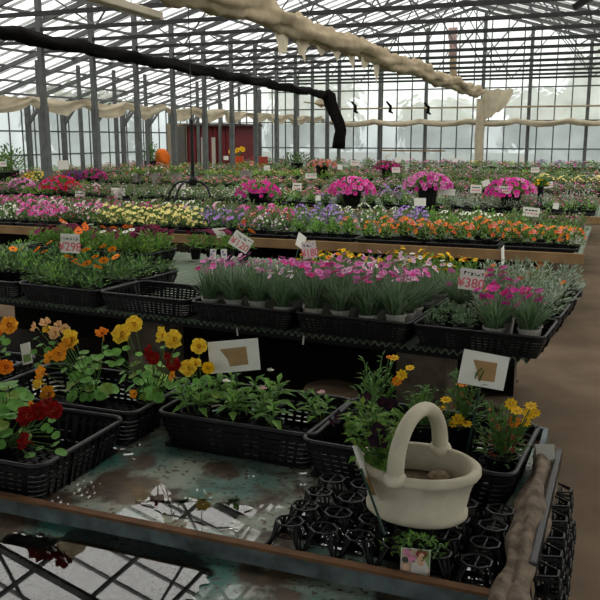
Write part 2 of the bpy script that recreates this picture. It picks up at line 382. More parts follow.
b = MB(); b.tube(rel([(-9.2, 25.7, 2.52), (4.6, 25.7, 2.5)], rt.location), .03, M_CREAM, 6); b.build('pole', rt)
rt = tag(empty('wrapped_post', (-4.1, 25.55, 0)), 'white cloth-wrapped post standing at the end of the cream roll', 'post')
roll_cloth([(0,0,0),(0,0,.5),(0.02,0,1.0),(0,0,1.6),(.02,0,2.1),(0,0,2.75)], .13, M_CREAM2, 'wrapping', rt, amp=.12, seed=12)
b = MB(); b.box((-7.3, 25.75, 1.15), (-5.2, 25.8, 1.2), M_WOOD); tag(b.build('wooden_rail'), 'thin wooden rail fixed low across the back gable beside the black drape', 'rail')
b = MB(); bx = Vector((-10.6, 25.7, 2.6))
b.tube([(-9.9, 25.5, 2.75), (-8.9, 25.5, 2.62)], .03, M_CREAM, 6); b.add([(-9.55,25.5,2.72),(-9.1,25.5,2.66),(-9.3,25.45,2.9)], [(0,1,2)], M_CREAM2); b.add([(-9.55,25.5,2.70),(-9.1,25.5,2.64),(-9.3,25.52,2.55)], [(0,1,2)], M_CREAM)
tag(b.build('cloth_hanger'), 'small beige cloth draped over a short pole high on the back gable', 'cloth')
for k, (px, py) in enumerate(((336, 109), (355, 107), (390, 107), (428, 108))):
    p = at_y(px, py, 25.5); b = MB(); b.tube([p+Vector((-.12,0,.17)), p+Vector((.02,0,.02)), p+Vector((.0,0,-.14)), p+Vector((.1,0,-.2))], [.03,.05,.06,.02], M_BLACKCLOTH, 6)
    tag(b.build('cloth_tie'), ORD[k]+' from left of four small dark ties along the back gable pole', 'tie', 'ties on the back gable pole')
# pink and tan bundle hanging under the roof
c = at_y(453, 38, 21.5); rt = tag(empty('cloth_bundle', c), 'pink and tan cloth bundle hanging beneath the roof near the ridge', 'cloth bundle')
roll_cloth([(0,0,.25),(0,0,.05),(.0,0,-.1),(.02,0,-.3),(.0,0,-.46)], .095, mat('pink_cloth', '#a98f8a', .9, .15, 6), 'pink_top', rt, amp=.4, seed=4)
roll_cloth([(.03,0,-.44),(.02,0,-.65),(.03,0,-.9),(.04,0,-1.02)], .085, mat('tan_cloth', '#94846a', .9, .15, 6), 'tan_tail', rt, amp=.25, seed=6)
b = MB(); b.tube([(0,0,.25),(0,0,roof_z(c.x)-c.z-.05)], .008, M_BLACK, 4); b.build('cord', rt)
# beige batten under the roof
b = MB(); b.bar((-6, 6.6, 3.27), (-6, 9.95, 3.21), .17, .1, mat('beige_housing', '#b5ab98', .5, .08, 5)); rt = b.build('light_batten', bevel=.015)
tag(rt, 'long beige box batten hanging under the roof at upper left', 'batten')
for y in (9.3, 7.2): b = MB(); b.tube([(-6, y, 3.26), (-6, y, 4.9)], .008, M_BLACK, 4); b.build('hanger', rt)
b = MB(); p0, p1 = at_y(573, 8, 8), at_y(592, -3, 8); b.bar(p0, p1, .09, .05, M_BLACK)
b.bar((p0+p1)/2, Vector(((p0+p1)/2).to_tuple()[:2]+(roof_z(p0.x)-.16,)), .012, .012, M_BLACK); tag(b.build('black_bracket'), 'short black bracket hanging under the roof at top right', 'bracket')

# ---------------------------------------------------------------- red shed and things at the back left corner
rt = tag(empty('shed', (-12.75, 24.0, 0)), 'dark red boarded shed in the back left corner of the glasshouse', 'shed')
MR = mat('red_board', '#6e2327', .7, .15, 9); b = MB(); b.box((-.4, -.6, 0), (1.35, .9, 1.95), MR)
for k in range(12): b.box((-.4+k*.153, -.62, 0), (-.39+k*.153, -.6, 1.95), mat('red_board_gap', '#431316', .8, .1, 9))
b.build('walls', rt)
b = MB(); b.box((-.44, -.8, 1.95), (1.55, 1.0, 2.02), mat('shed_roof', '#4a3a38', .8, .1, 9)); b.build('roof', rt)
for xx in (.12, .5):
    b = MB(); b.box((xx, -.66, 0), (xx+.13, -.62, 1.6), mat('white_trim', '#b9b3a6', .6, .06, 9)); b.build('door_post', rt)
b = MB(); b.box((-1.2, -.55, 0), (-.46, .7, 2.05), mat('tan_panel', '#9a8d76', .7, .1, 7)); tag(b.build('partition_panel', loc=(-12.75, 24.0, 0)), 'tan upright panel standing left of the red shed', 'panel')
b = MB(); b.box((-.1, -.4, 0), (.25, -.36, 1.95), mat('grey_door', '#5f5a55', .6, .1, 7)); b.build('door', bpy.data.objects['partition_panel'], loc=(-.75, -.2, 0))
p = at_y(243, 158, 22); b = MB()
rt = tag(empty('red_crate', (p.x+.55, 22, .62)), 'small red box beside the flower bucket at the back', 'box'); b.box((-.2, -.15, 0), (.2, .15, .42), mat('red_plastic', '#a03a30', .5, .1, 9)); b.build('body', rt)
b = MB(); b.box((-.3, -.25, 0), (.3, .25, .62), M_WOOD); tag(b.build('wooden_stool', loc=(p.x+.55, 22, 0)), 'low wooden stool beneath the small red box', 'stool')
rt = tag(empty('flower_bucket', (p.x-.2, 22, .62)), 'orange red bucket of sunflowers by the red shed', 'bucket of flowers')
b = MB(); b.lathe([(.001,0),(.16,0),(.2,.42),(.18,.42)], mat('orange_plastic', '#d2502a', .45, .08, 9), 14); b.build('bucket', rt)
for k in range(5):
    b = MB(); q = Vector((-.24+k*.12, R.uniform(-.1,.1), .58+R.uniform(-.06,.1))); b.daisy(q, (R.uniform(-.5,.5),-1,.25), .085, FL['gold'], EYE['brown'], 12); b.tube([(0,0,.35), q], .012, M_STEM, 4); b.build('sunflower', rt)
b = MB(); b.box((-.35, -.3, 0), (.35, .3, .62), M_CONC); tag(b.build('concrete_stand', loc=(p.x-.2, 22, 0)), 'plain concrete block stand beneath the orange red flower bucket', 'stand')
p = at_y(162, 151, 20)
rt = tag(empty('orange_sack', (p.x, 20, .72)), 'bright orange rounded sack behind the plants at far left', 'sack')
b = MB(); vs = []; fs = []
for i in range(12):
    for k in range(16):
        a = 2*pi*k/16; t = i/11; q = .23*sin(pi*(.12+.83*t))**.5*(1+.06*sin(3*a+i)); vs.append((cos(a)*q, sin(a)*q*.8, .56*t))
for i in range(11):
    for k in range(16): fs.append((i*16+k, i*16+(k+1)%16, (i+1)*16+(k+1)%16, (i+1)*16+k))
fs += [tuple(range(16))[::-1], tuple(range(176, 192))]; b.add(vs, fs, mat('orange_fabric', '#dd6a17', .7, .15, 8)); b.build('bag', rt, smooth=True)
b = MB(); b.box((-.5, -.4, 0), (.5, .4, .72), M_WOOD); tag(b.build('low_table', loc=(p.x, 20, 0)), 'low wooden table beneath the bright orange sack', 'table')

# ================================================================ BENCHES
M_BOARD = mat('tan_front_board', '#84694a', .8, .22, 6, .15)
M_UNDERSHADE = mat('under_bench_shade_black', '#100e0c', .95, .3, 20, .05)
M_CORR = mat('corrugated_green_sheet', '#64705f', .6, .25, 5, .3)
BZ = .70
def bench(name, loc, rz, L, D, label, board=True, legs=True):
    """local frame: right front corner at origin, runs to -x, depth +y"""
    rt = tag(empty('display_bench', loc, rz), label, 'bench')
    b = MB(); n = int(L/.032); vs = []; fs = []
    step = .008 if L < 5 else .016
    m = int(L/step)
    for i in range(m+1):
        x = -i*step; z = BZ-.018+.011*sin(2*pi*x/.036)
        vs += [(x, 0, z), (x, D, z), (x, 0, z-.006), (x, D, z-.006)]
    for i in range(m): o = i*4; fs += [(o, o+4, o+5, o+1), (o+2, o+3, o+7, o+6), (o, o+2, o+6, o+4)]
    b.add(vs, fs, M_CORR); b.build('corrugated_top', rt)
    b = MB(); b.box((-L, .14, BZ-.09), (-.08, .19, BZ-.034), M_BLACK); b.box((-L, D-.11, BZ-.09), (-.02, D-.05, BZ-.034), M_DARKSTEEL); b.build('frame', rt)
    b = MB(); b.box((-L+.1, D-.4, .0), (-.35, D-.385, BZ-.04), M_UNDERSHADE); b.build('rear_shade_sheet', rt)  # black sheet added at the back to stand in for shade under the bench
    if board:
        b = MB(); b.box((-L, -.035, BZ-.07), (.02, -.005, BZ+.012), M_BOARD); b.build('front_board', rt, bevel=.004)
    if legs:
        x = -.5
        while x > -L:
            for y in (.14, D-.34):
                b = MB(); b.box((x-.12, y, 0), (x+.12, y+.2, BZ-.09), M_CONC); b.build('leg', rt, bevel=.008)
            x -= 1.55
    return rt
B2 = (-.29, 3.30, 0); B2R = radians(-4.5)
bench('b', B2, B2R, 4.6, 2.0, 'second bench, corrugated top on block legs, holding pinks and orange daisies', board=False)
def b2(lx, ly, z=BZ): return Vector((B2[0]+lx*cos(B2R)-ly*sin(B2R), B2[1]+lx*sin(B2R)+ly*cos(B2R), z))
FB = [(3, 6.45, 2.35, 7.6, 'third bench, long with a tan front board, carrying orange and yellow flowers'),
      (4, 9.6, 2.2, 10.5, 'fourth bench, behind the yellow flowers, carrying the big pink and red baskets'),
      (5, 12.7, 2.2, 13.2, 'fifth bench, among pale rows behind the big baskets'),
      (6, 15.8, 2.2, 14, 'sixth bench, a tan board showing between rows of green'),
      (7, 18.9, 2.2, 14, 'seventh bench, in the green rows before the last bench'),
      (8, 22.0, 2.4, 10.7, 'eighth and last bench, along the foot of the back gable')]
for k, y, d, L, lab in FB: bench('b', (-.17 if k > 3 else -.22, y, 0), 0, min(L, 13.7), d, lab, True, k < 5)

# ---------------------------------------------------------------- potting table at the front (painted steel trays)
def table_mat():
    m = bpy.data.materials.new('worn_teal_paint'); m.use_nodes = True; n = m.node_tree; b = n.nodes['Principled BSDF']
    t = n.nodes.new('ShaderNodeTexCoord')
    def noise(sc, det=5, off=0, dist=0):
        mp = n.nodes.new('ShaderNodeMapping'); mp.inputs['Location'].default_value = (off, off*.7, 0); ns = n.nodes.new('ShaderNodeTexNoise')
        ns.inputs['Scale'].default_value = sc; ns.inputs['Detail'].default_value = det; ns.inputs['Distortion'].default_value = dist
        n.links.new(t.outputs['Object'], mp.inputs[0]); n.links.new(mp.outputs[0], ns.inputs['Vector']); return ns.outputs[0]
    def ramp(src, a, c0, bb, c1):
        r = n.nodes.new('ShaderNodeValToRGB'); n.links.new(src, r.inputs[0]); e = r.color_ramp.elements
        e[0].position = a; e[0].color = c0; e[1].position = bb; e[1].color = c1; return r.outputs[0]
    def mix(f, a, c):
        x = n.nodes.new('ShaderNodeMix'); x.data_type = 'RGBA'; n.links.new(f, x.inputs[0]); n.links.new(a, x.inputs[6]); n.links.new(c, x.inputs[7]); return x.outputs[2]
    paint = ramp(noise(4.5, 6, 3), .35, lin('#2f6c62'), .60, lin('#8f9687'))
    mud = ramp(noise(30, 5, 1), .3, lin('#2a1d13'), .75, lin('#5e4a35'))
    one = (1, 1, 1, 1); zero = (0, 0, 0, 1)
    mask = ramp(noise(6.5, 9, 8, .5), .47, zero, .57, one)
    speck = ramp(noise(75, 4, 2), .57, zero, .63, one)
    c1 = mix(mask, paint, mud); c2 = mix(speck, c1, mud); n.links.new(c2, b.inputs['Base Color'])
    wet = ramp(noise(3.2, 6, 21, .8), .47, zero, .52, one)
    rg = n.nodes.new('ShaderNodeMapRange'); n.links.new(wet, rg.inputs[0]); rg.inputs['To Min'].default_value = .55; rg.inputs['To Max'].default_value = .5; n.links.new(rg.outputs[0], b.inputs['Roughness'])
    n.links.new(wet, b.inputs['Coat Weight']); b.inputs['Coat Roughness'].default_value = .015; b.inputs['Coat IOR'].default_value = 1.5
    b.inputs['Specular IOR Level'].default_value = .3
    bp = n.nodes.new('ShaderNodeBump'); bp.inputs['Strength'].default_value = .4; bp.inputs['Distance'].default_value = .004; n.links.new(noise(60, 4, 5), bp.inputs['Height']); n.links.new(bp.outputs[0], b.inputs['Normal'])
    return m
M_TABLE = table_mat(); M_RIM = mat('rusty_teal_steel', '#565f60', .6, .6, 16, .3); M_RUST = mat('rust_edge', '#6b4a30', .8, .3, 20)
TX0, TX1, TY0, TYM, TY1 = -2.6, -.15, .35, 1.42, 2.36
rt = tag(empty('potting_table', (0, 0, 0)), 'teal painted steel potting table with two shallow wet trays at the front', 'table')
b = MB(); b.box((TX0, TY0, .655), (TX1, TYM-.012, .694), M_TABLE); b.build('near_tray', rt)
b = MB(); b.box((TX0, TYM-.012, .682), (TX1, TY1, .70), M_TABLE); b.build('far_tray', rt)
b = MB(); b.box((TX0, TYM-.016, .672), (TX1, TYM-.004, .735), M_RIM); b.box((TX0, TYM-.019, .731), (TX1, TYM+.002, .738), M_RUST); b.build('dividing_lip', rt)
b = MB(); b.box((TX1-.002, TY0, .655), (TX1+.012, TY1, .738), M_RIM); b.box((TX0, TY1-.01, .682), (TX1, TY1+.004, .738), M_RIM); b.box((TX0, TY0-.01, .655), (TX1, TY0, .738), M_RIM); b.build('outer_rim', rt)
for x in (-.3, -1.3, -2.4):
    for y in (.45, 1.5, 2.25):
        b = MB(); b.box((x-.03, y-.03, 0), (x+.03, y+.03, .655), M_DARKSTEEL); b.build('leg', rt)
# water lying in the trays
def water_mat():
    m = bpy.data.materials.new('standing_water'); m.use_nodes = True; n = m.node_tree; n.nodes.clear(); o = n.nodes.new('ShaderNodeOutputMaterial')
    g = n.nodes.new('ShaderNodeBsdfGlossy'); g.inputs['Roughness'].default_value = .0; tr = n.nodes.new('ShaderNodeBsdfTransparent'); tr.inputs[0].default_value = (.8, .8, .76, 1)
    fr = n.nodes.new('ShaderNodeFresnel'); fr.inputs[0].default_value = 1.95; mx = n.nodes.new('ShaderNodeMixShader'); n.links.new(fr.outputs[0], mx.inputs[0]); n.links.new(tr.outputs[0], mx.inputs[1]); n.links.new(g.outputs[0], mx.inputs[2])
    n.links.new(mx.outputs[0], o.inputs[0]); return m
M_WATER = water_mat()
def puddle(poly, z, name):
    bm = bmesh.new(); vs = [bm.verts.new((x, y, z)) for x, y in poly]; fc = bm.faces.new(vs); fc.normal_update()
    if fc.normal.z < 0: fc.normal_flip()
    me = bpy.data.meshes.new(name); bm.to_mesh(me); bm.free(); me.materials.append(M_WATER)
    o = bpy.data.objects.new(name, me); COL.objects.link(o); return o
def blob(cx, cy, rx, ry, seed, n=70, ragged=.25):
    r = random.Random(seed); ph = [r.uniform(0, 6) for _ in range(6)]; out = []
    for i in range(n):
        a = 2*pi*i/n; q = 1+ragged*(.5*sin(2*a+ph[0])+.35*sin(3*a+ph[1])+.3*sin(5*a+ph[2])+.2*sin(9*a+ph[3])+.15*sin(14*a+ph[4])); out.append((cx+rx*q*cos(a), cy+ry*q*sin(a)))
    return out
def pix_poly(pts, z, seed, amp=.006):
    r = random.Random(seed); P = [at_z(x, y, z) for x, y in pts]; out = []
    for a, b_ in zip(P, P[1:]+P[:1]):
        for k in range(10): q = a.lerp(b_, k/10); out.append((q.x+r.uniform(-amp, amp)+.008*sin(9*k+q.x*80), q.y+r.uniform(-amp, amp)+.006*sin(7*k+q.x*60)))
    return out
o = puddle(pix_poly([(-60, 560), (22, 530), (62, 538), (70, 527), (120, 531), (165, 542), (208, 560), (215, 572), (185, 605), (120, 640), (-60, 640)], .6965, 3), .6965, 'puddle'); tag(o, 'rain puddle in the near tray mirroring the roof panes', 'puddle'); o['kind'] = 'stuff'
o = puddle(pix_poly([(138, 503), (150, 497), (176, 502), (196, 496), (214, 503), (236, 498), (252, 508), (232, 518), (238, 530), (200, 522), (165, 513)], .7025, 9, .009), .7025, 'puddle'); tag(o, 'small ragged puddle behind the dividing lip before the leafy crate', 'puddle'); o['kind'] = 'stuff'
o = puddle(pix_poly([(292, 515), (330, 500), (380, 505), (500, 530), (505, 560), (490, 590), (400, 565), (292, 538)], .7025, 15, .006), .7025, 'puddle'); tag(o, 'puddle under the upturned black cell tray', 'puddle'); o['kind'] = 'stuff'

# ---------------------------------------------------------------- mesh crates
def crate_parts(rt, W, D, H, mb=M_BLACK, solid=False):
    """open lattice crate centred on the origin, bottom at z=0"""
    sl = .9
    def rect(z, k):
        w, d, r = W/2*k, D/2*k, .035*k; pts = []
        for cx, cy, a0 in ((w-r, d-r, 0), (-w+r, d-r, pi/2), (-w+r, -d+r, pi), (w-r, -d+r, 1.5*pi)):
            for j in range(5): a = a0+pi/2*j/4; pts.append(Vector((cx+r*cos(a), cy+r*sin(a), z)))
        return pts
    top = rect(H, 1.0); b = MB(); ring = top+[top[0], top[1]]
    b.tube(ring, .0065, M_BLACK2, 6, False); b.build('rim', rt, smooth=True)
    b = MB()
    def ringbar(z, k, h):
        p = rect(z, k); n = len(p)
        for i in range(n):
            q = p[i]; s = p[(i+1) % n]; b.bar(q, s, .003, h, mb)
    def kz(z): return sl+(1-sl)*z/H
    ringbar(.006, kz(.006), .012); ringbar(H-.012, kz(H-.012), .024)
    nr = 5
    for j in range(1, nr): ringbar(.006+(H-.026)*j/nr, kz(H*j/nr), (H-.026)/nr*.68)
    for side in range(4):
        n = int((W if side % 2 == 0 else D)/.03)
        for i in range(1, n):
            t = i/n-.5
            def P(z):
                k = kz(z); return Vector((t*W*k*.94, (-D/2*k if side == 0 else D/2*k), z)) if side % 2 == 0 else Vector(((W/2*k if side == 1 else -W/2*k), t*D*k*.94, z))
            b.bar(P(.0), P(H-.005), .018 if i % 4 == 0 else .010, .003, mb)
    b.build('lattice_wall', rt)
    b = MB(); n = int(W*sl/.03)
    for i in range(n+1): x = -W*sl/2+W*sl*i/n; b.box((x-.009, -D*sl/2, 0), (x+.004, D*sl/2, .004), mb)
    n = int(D*sl/.03)
    for i in range(n+1): y = -D*sl/2+D*sl*i/n; b.box((-W*sl/2, y-.0115, 0), (W*sl/2, y+.0115, .004), mb)
    b.build('base_grid', rt)
def crate(loc, rz, W, D, H, label, group=None):
    rt = tag(empty('mesh_crate', loc, rz), label, 'crate', group); crate_parts(rt, W, D, H); return rt
crate((-.945, 2.055, .702), radians(-1.5), .49, .33, .10, 'black mesh crate of leafy green plants in the middle of the potting table')
crate((-1.51, 1.63, .702), radians(1), .53, .375, .10, 'black mesh crate of dark red nasturtiums at the front left corner')
crate((-1.525, 2.03, .702), radians(0), .56, .35, .10, 'black mesh crate of yellow nasturtiums, second one back on the left')
crate((-2.16, 2.08, .702), radians(0), .5, .36, .10, 'black mesh crate of orange nasturtiums cut by the left edge')
crate((-.44, 2.02, .702), radians(-4), .55, .38, .10, 'black mesh crate of yellow marigolds behind the stone basket')

# ---------------------------------------------------------------- plastic pots
def pot_mesh(name, r, h, m, soil=True):
    b = MB(); b.lathe([(.001, .0), (r*.72, 0), (r*.96, h*.9), (r*1.05, h*.9), (r*1.05, h), (r*.97, h), (r*.94, h*.88)], m, 14); b.lathe([(r*.93, h*.86), (.001, h*.9)], M_SOIL, 14)
    return b
POT_B = pot_mesh('p', .042, .085, M_BLACK); POT_G = pot_mesh('p', .045, .105, M_POTG)
POTS = {}
def pot(kind, parent):
    if kind not in POTS: POTS[kind] = (POT_B if kind == 'b' else POT_G).build('pot', parent).data; return
    o = bpy.data.objects.new('pot', POTS[kind]); COL.objects.link(o); o.parent = parent

# ================================================================ FRONT PLANTS
def mound(seed, rad, h, n, mats, L, W, z0=.085):
    r = random.Random(seed); b = MB()
    for k in range(n):
        d = rdir(.0, r); q = r.uniform(.35, 1); p = Vector((d.x*rad*q, d.y*rad*q, z0+d.z*h*q)); b.leaf(p, (d+rdir(0, r)*.5+Vector((0,0,.25))), L*r.uniform(.7, 1.2), W, mats[k % len(mats)], .25)
    return b
CZ = .707
def nasturtium(base, flowers, leaves, label, colname):
    """flowers: (px, py, Y offset, radius, colour, normal); leaves: (px, py, radius)"""
    base = Vector(base); rt = tag(empty('nasturtium', base), label, 'flower plant'); pot('b', rt)
    st = MB(); lf = MB(); org = Vector((0, 0, .08))
    for (px, py, r) in leaves:
        p = at_y(px, py, base.y+R.uniform(-.05, .04))-base
        n = Vector((R.uniform(-.5, .5), R.uniform(-.9, -.1), 1)); lf.round_leaf(p, n, r, LF['nast'], 10)
        r *= 1.25; mid = (org+p)/2+Vector((R.uniform(-.01, .01), 0, .01)); st.tube([org+Vector((R.uniform(-.015,.015), R.uniform(-.015,.015), -.01)), mid, p-Vector((0,0,.004))], .0016, M_STEM, 4)
    for k in range(20):
        d = rdir(.3); p = org+d*R.uniform(.03, .095); lf.round_leaf(p, d+Vector((0,-.3,.6)), R.uniform(.014, .022), LF['nast'] if k % 3 else LF['lime'], 9)
        st.tube([org, p], .0014, M_STEM, 4)
    for (px, py, dy, r, c, n) in flowers:
        p = at_y(px, py, base.y+dy)-base; b = MB(); b.ruffle((0,0,0), n, r, FL[c], EYE['flame' if c in ('nred', 'orange', 'norange') else 'gold'], FL[c]); b.build('blossom', rt, loc=p)
        q = p-Vector(n).normalized()*r*.6; st.tube([org, (org+q)/2+Vector((.008, 0, -.012)), q], .0018, M_STEM, 4)
    lf.build('foliage', rt); st.build('stems', rt)
    return rt
F1 = (0, -1, .35); F2 = (-.5, -1, .5); F3 = (.6, -1, .3); F4 = (.1, -.5, 1)
nasturtium((-1.46, 1.57, CZ), [(26, 416, -.02, .027, 'nred', F1), (38, 411, .0, .024, 'nred', F3), (54, 410, 0, .024, 'nred', F3), (24, 441, -.02, .026, 'nred', F2), (47, 402, .03, .016, 'nred', (0,-.3,1)), (31, 404, .02, .009, 'norange', F1)],
           [(45,427,.013),(56,435,.014),(55,444,.014),(61,452,.016),(30,455,.015),(15,452,.011),(50,430,.01),(40,448,.012),(52,420,.011)], 'nasturtium with velvety dark red blooms in the front left crate', 'red')
nasturtium((-1.60, 1.75, CZ), [], [(8,384,.03),(20,392,.026),(3,398,.024),(15,404,.024),(-6,388,.03),(12,412,.018),(-3,408,.02)], 'leafy nasturtium without flowers behind the dark red one', 'green')
nasturtium((-2.05, 2.02, CZ), [(9, 325, .0, .03, 'norange', F3), (2, 330, .02, .02, 'orange', F2), (6, 367, -.03, .026, 'orange', F3), (-4, 362, -.03, .024, 'orange', F1)], [(6,342,.016),(4,350,.012),(2,338,.012),(-6,350,.02),(8,354,.01)], 'orange nasturtium at the left edge of the picture', 'orange')
nasturtium((-1.62, 2.14, CZ), [(45, 323, 0, .021, 'npeach', F4), (34, 327, 0, .017, 'npeach', F2), (55, 333, -.02, .024, 'npeach', F1), (48, 330, 0, .02, 'nyellow', F4), (65, 329, .0, .018, 'npeach', F3), (58, 324, .01, .014, 'npeach', F4)],
           [(40,345,.015),(36,338,.013),(48,350,.014),(44,360,.016),(52,343,.012),(34,352,.012),(38,365,.012)], 'nasturtium with a cluster of small peach blooms, far left', 'peach')
nasturtium((-1.47, 1.98, CZ), [(71, 339, 0, .032, 'nyellow', F1), (66, 346, -.02, .026, 'norange', F2), (59, 354, -.02, .024, 'norange', F3), (49, 358, -.03, .022, 'norange', F2), (41, 373, -.05, .026, 'norange', F2), (39, 383, -.05, .024, 'nyellow', F2), (48, 394, -.07, .027, 'norange', F1), (102, 333, .03, .021, 'orange', F4)],
           [(81,364,.024),(74,376,.018),(83,386,.016),(74,392,.018),(90,371,.015),(84,352,.016),(95,366,.014),(70,383,.014),(100,357,.016),(64,370,.012),(88,360,.014),(90,380,.011)], 'nasturtium with large yellow and orange blooms spilling over the crate edge', 'yo')
nasturtium((-1.38, 2.14, CZ), [(121, 334, -.01, .034, 'nyellow', F1), (134, 324, .0, .028, 'nyellow', F3), (127, 329, .01, .024, 'nyellow', F4)],
           [(116,352,.018),(108,353,.016),(120,362,.018),(126,348,.014),(112,364,.013),(139,354,.013),(123,372,.015),(108,362,.012),(105,347,.012)], 'nasturtium topped by bright yellow blooms beside the red-flowered one', 'y')
nasturtium((-1.29, 2.02, CZ), [(149, 351, 0, .02, 'nred', F2), (153, 358, -.01, .021, 'nred', F3), (167, 357, .02, .015, 'nred', F4), (173, 364, 0, .023, 'nred', F3), (162, 335, .0, .026, 'nyellow', F2), (174, 339, -.02, .03, 'nyellow', F1), (134, 394, -.08, .014, 'norange', F1)],
           [(146,374,.016),(140,382,.016),(152,380,.013),(143,390,.014),(136,380,.011),(150,391,.013),(148,367,.012),(158,373,.012),(139,372,.01),(163,347,.010),(176,355,.013)], 'nasturtium with both crimson and yellow blooms at the crate corner', 'mix')
nasturtium((-1.15, 2.06, CZ), [(199, 346, .02, .026, 'nyellow', F3), (189, 368, -.02, .028, 'nyellow', F1), (195, 364, -.01, .022, 'nyellow', F4), (208, 368, .0, .02, 'gold', F3), (172, 376, -.02, .016, 'norange', F2)],
           [(176,384,.016),(184,380,.014),(170,380,.013),(180,390,.014),(196,381,.012),(187,388,.014)], 'yellow nasturtium at the left end of the leafy crate', 'y2')
# broad-leaved plants in the middle crate
def leafy(seed, big=1.0):
    r = random.Random(seed); b = MB(); st = MB()
    for s in range(4):
        a0 = r.uniform(0, 6); q = Vector((cos(a0)*.022, sin(a0)*.022, .08)) if s else Vector((0, 0, .08)); top = q+Vector((cos(a0)*.03, sin(a0)*.03, r.uniform(.05, .095)*big)); st.tube([q, top], .0025, M_STEM, 4)
        for k in range(9):
            t = k/9; a = a0+k*2.4; p = q.lerp(top, .3+.7*t); el = .15+.75*t; d = Vector((cos(a)*cos(el), sin(a)*cos(el), sin(el)))
            b.leaf(p, d, r.uniform(.055, .085)*big*(1-.35*t), .026*big*(1-.3*t), LF['mid'] if k % 4 else LF['bright'], .3)
    return b, st
KIDS_LEAFY = []
for i, (x, y, lab) in enumerate(((-1.115, 1.985, 'broad-leaved green plant at the front left corner of the middle crate'), (-1.06, 2.13, 'broad-leaved green plant under the taped card in the middle crate'),
                        (-.995, 1.99, 'broad-leaved green plant, second along the front of the middle crate'), (-.935, 2.12, 'broad-leaved plant with a white bud at the back of the middle crate'),
                        (-.87, 1.97, 'broad-leaved plant with a dull pink bud at the front of the middle crate'), (-.745, 2.06, 'broad-leaved plant with a pink bud alone at the right of the middle crate'))):
    rt = tag(empty('leafy_plant', (x, y, CZ), R.uniform(0, 6)), lab, 'plant'); pot('b', rt); lf, st = leafy(i*5+2, 1.0 if i < 5 else .8); lf.build('foliage', rt); st.build('stems', rt)
    if i >= 2:
        b = MB(); b.trumpet((0,0,0), (0,0,1), .012, FL['blush' if i > 3 else 'white'], EYE['lime']); b.trumpet((.004,.004,.004), (.3,.2,1), .009, FL['blush' if i > 3 else 'white'], EYE['lime']); b.build('blossom', rt, loc=(.015, 0, .185 if i < 5 else .165))
# marigolds behind the basket
def marigold(base, flowers, label, h=.15, red=0, seed=1, n=90):
    base = Vector(base); r = random.Random(seed); rt = tag(empty('marigold', base, 0), label, 'flower plant'); pot('b', rt); lf = MB(); st = MB(); o0 = Vector((0,0,.08))
    for s in range(9):
        a = r.uniform(0, 6.3); q = r.uniform(.02, .07); tip = o0+Vector((cos(a)*q, sin(a)*q, h*r.uniform(.5, 1))); st.tube([o0, (o0+tip)/2+Vector((0,0,.01)), tip], .002, M_STEM, 4)
        for k in range(n//9):
            t = r.uniform(.15, 1); p = o0.lerp(tip, t); lf.leaf(p, rdir(.1, r), r.uniform(.025, .045), .008, LF['mid'] if k % 3 else LF['blue'], .3)
    mm = mound(seed+40, .062, h*.8, int(n*1.5), [LF['mid'], LF['blue'], LF['mid']], .034, .008, .075); lf.add(mm.v, mm.f, LF['mid'])
    if red:
        for k in range(red): p = o0+Vector((r.uniform(-.04,.04), r.uniform(-.06,-.01), r.uniform(.0, h*.7))); lf.leaf(p, rdir(.2, r), .03, .008, mat('rusty_leaf', '#7d3b20', .7, .2, 20), .2)
    lf.build('foliage', rt); st.build('stems', rt)
    for (px, py, rad, c, nrm) in flowers:
        p = at_y(px, py, base.y+r.uniform(-.03, .01))-base; b = MB(); b.daisy((0,0,0), nrm, rad, FL[c], EYE['gold'], 8); b.build('blossom', rt, loc=p); st2 = (o0+p)/2
        b = MB(); b.tube([o0, (o0+p)/2+Vector((.005,0,.0)), p-Vector((0,0,.003))], .0015, M_STEM, 4); b.build('flower_stalk', rt)
    return rt
TOP = (0, -.35, 1); SD = (.1, -.8, .6)
marigold((-.62, 2.16, CZ), [(394, 358, .017, 'gold', TOP), (410, 368, .016, 'gold', TOP), (402, 375, .019, 'gold', SD), (397, 381, .018, 'orange', SD), (389, 357, .010, 'orange', TOP)], 'tall marigold with four golden blooms behind the basket handle on the left', .17, 0, 2)
marigold((-.47, 2.12, CZ), [(446, 400, .018, 'gold', TOP), (441, 409, .017, 'gold', (-.3,-.3,1)), (458, 420, .021, 'gold', SD), (467, 424, .017, 'gold', TOP), (453, 423, .016, 'gold', SD)], 'marigold with yellow blooms just right of the basket handle', .13, 0, 3)
marigold((-.36, 2.17, CZ), [(462, 384, .018, 'orange', TOP), (490, 408, .010, 'amber', SD)], 'marigold with one orange bloom beneath the right taped card', .17, 12, 4)
marigold((-.225, 1.97, CZ), [(511, 404, .018, 'gold', SD), (517, 411, .019, 'gold', TOP), (531, 406, .018, 'gold', TOP), (529, 414, .018, 'gold', SD), (514, 422, .019, 'orange', SD), (496, 428, .012, 'gold', SD), (536, 413, .013, 'gold', SD), (526, 422, .014, 'gold', SD), (519, 468, .010, 'gold', TOP), (499, 471, .008, 'orange', TOP)], 'large marigold full of yellow blooms at the right corner of its crate', .16, 26, 5, 130)
marigold((-.57, 2.02, CZ), [], 'marigold in leaf only behind the black petunia', .09, 0, 6, 60)

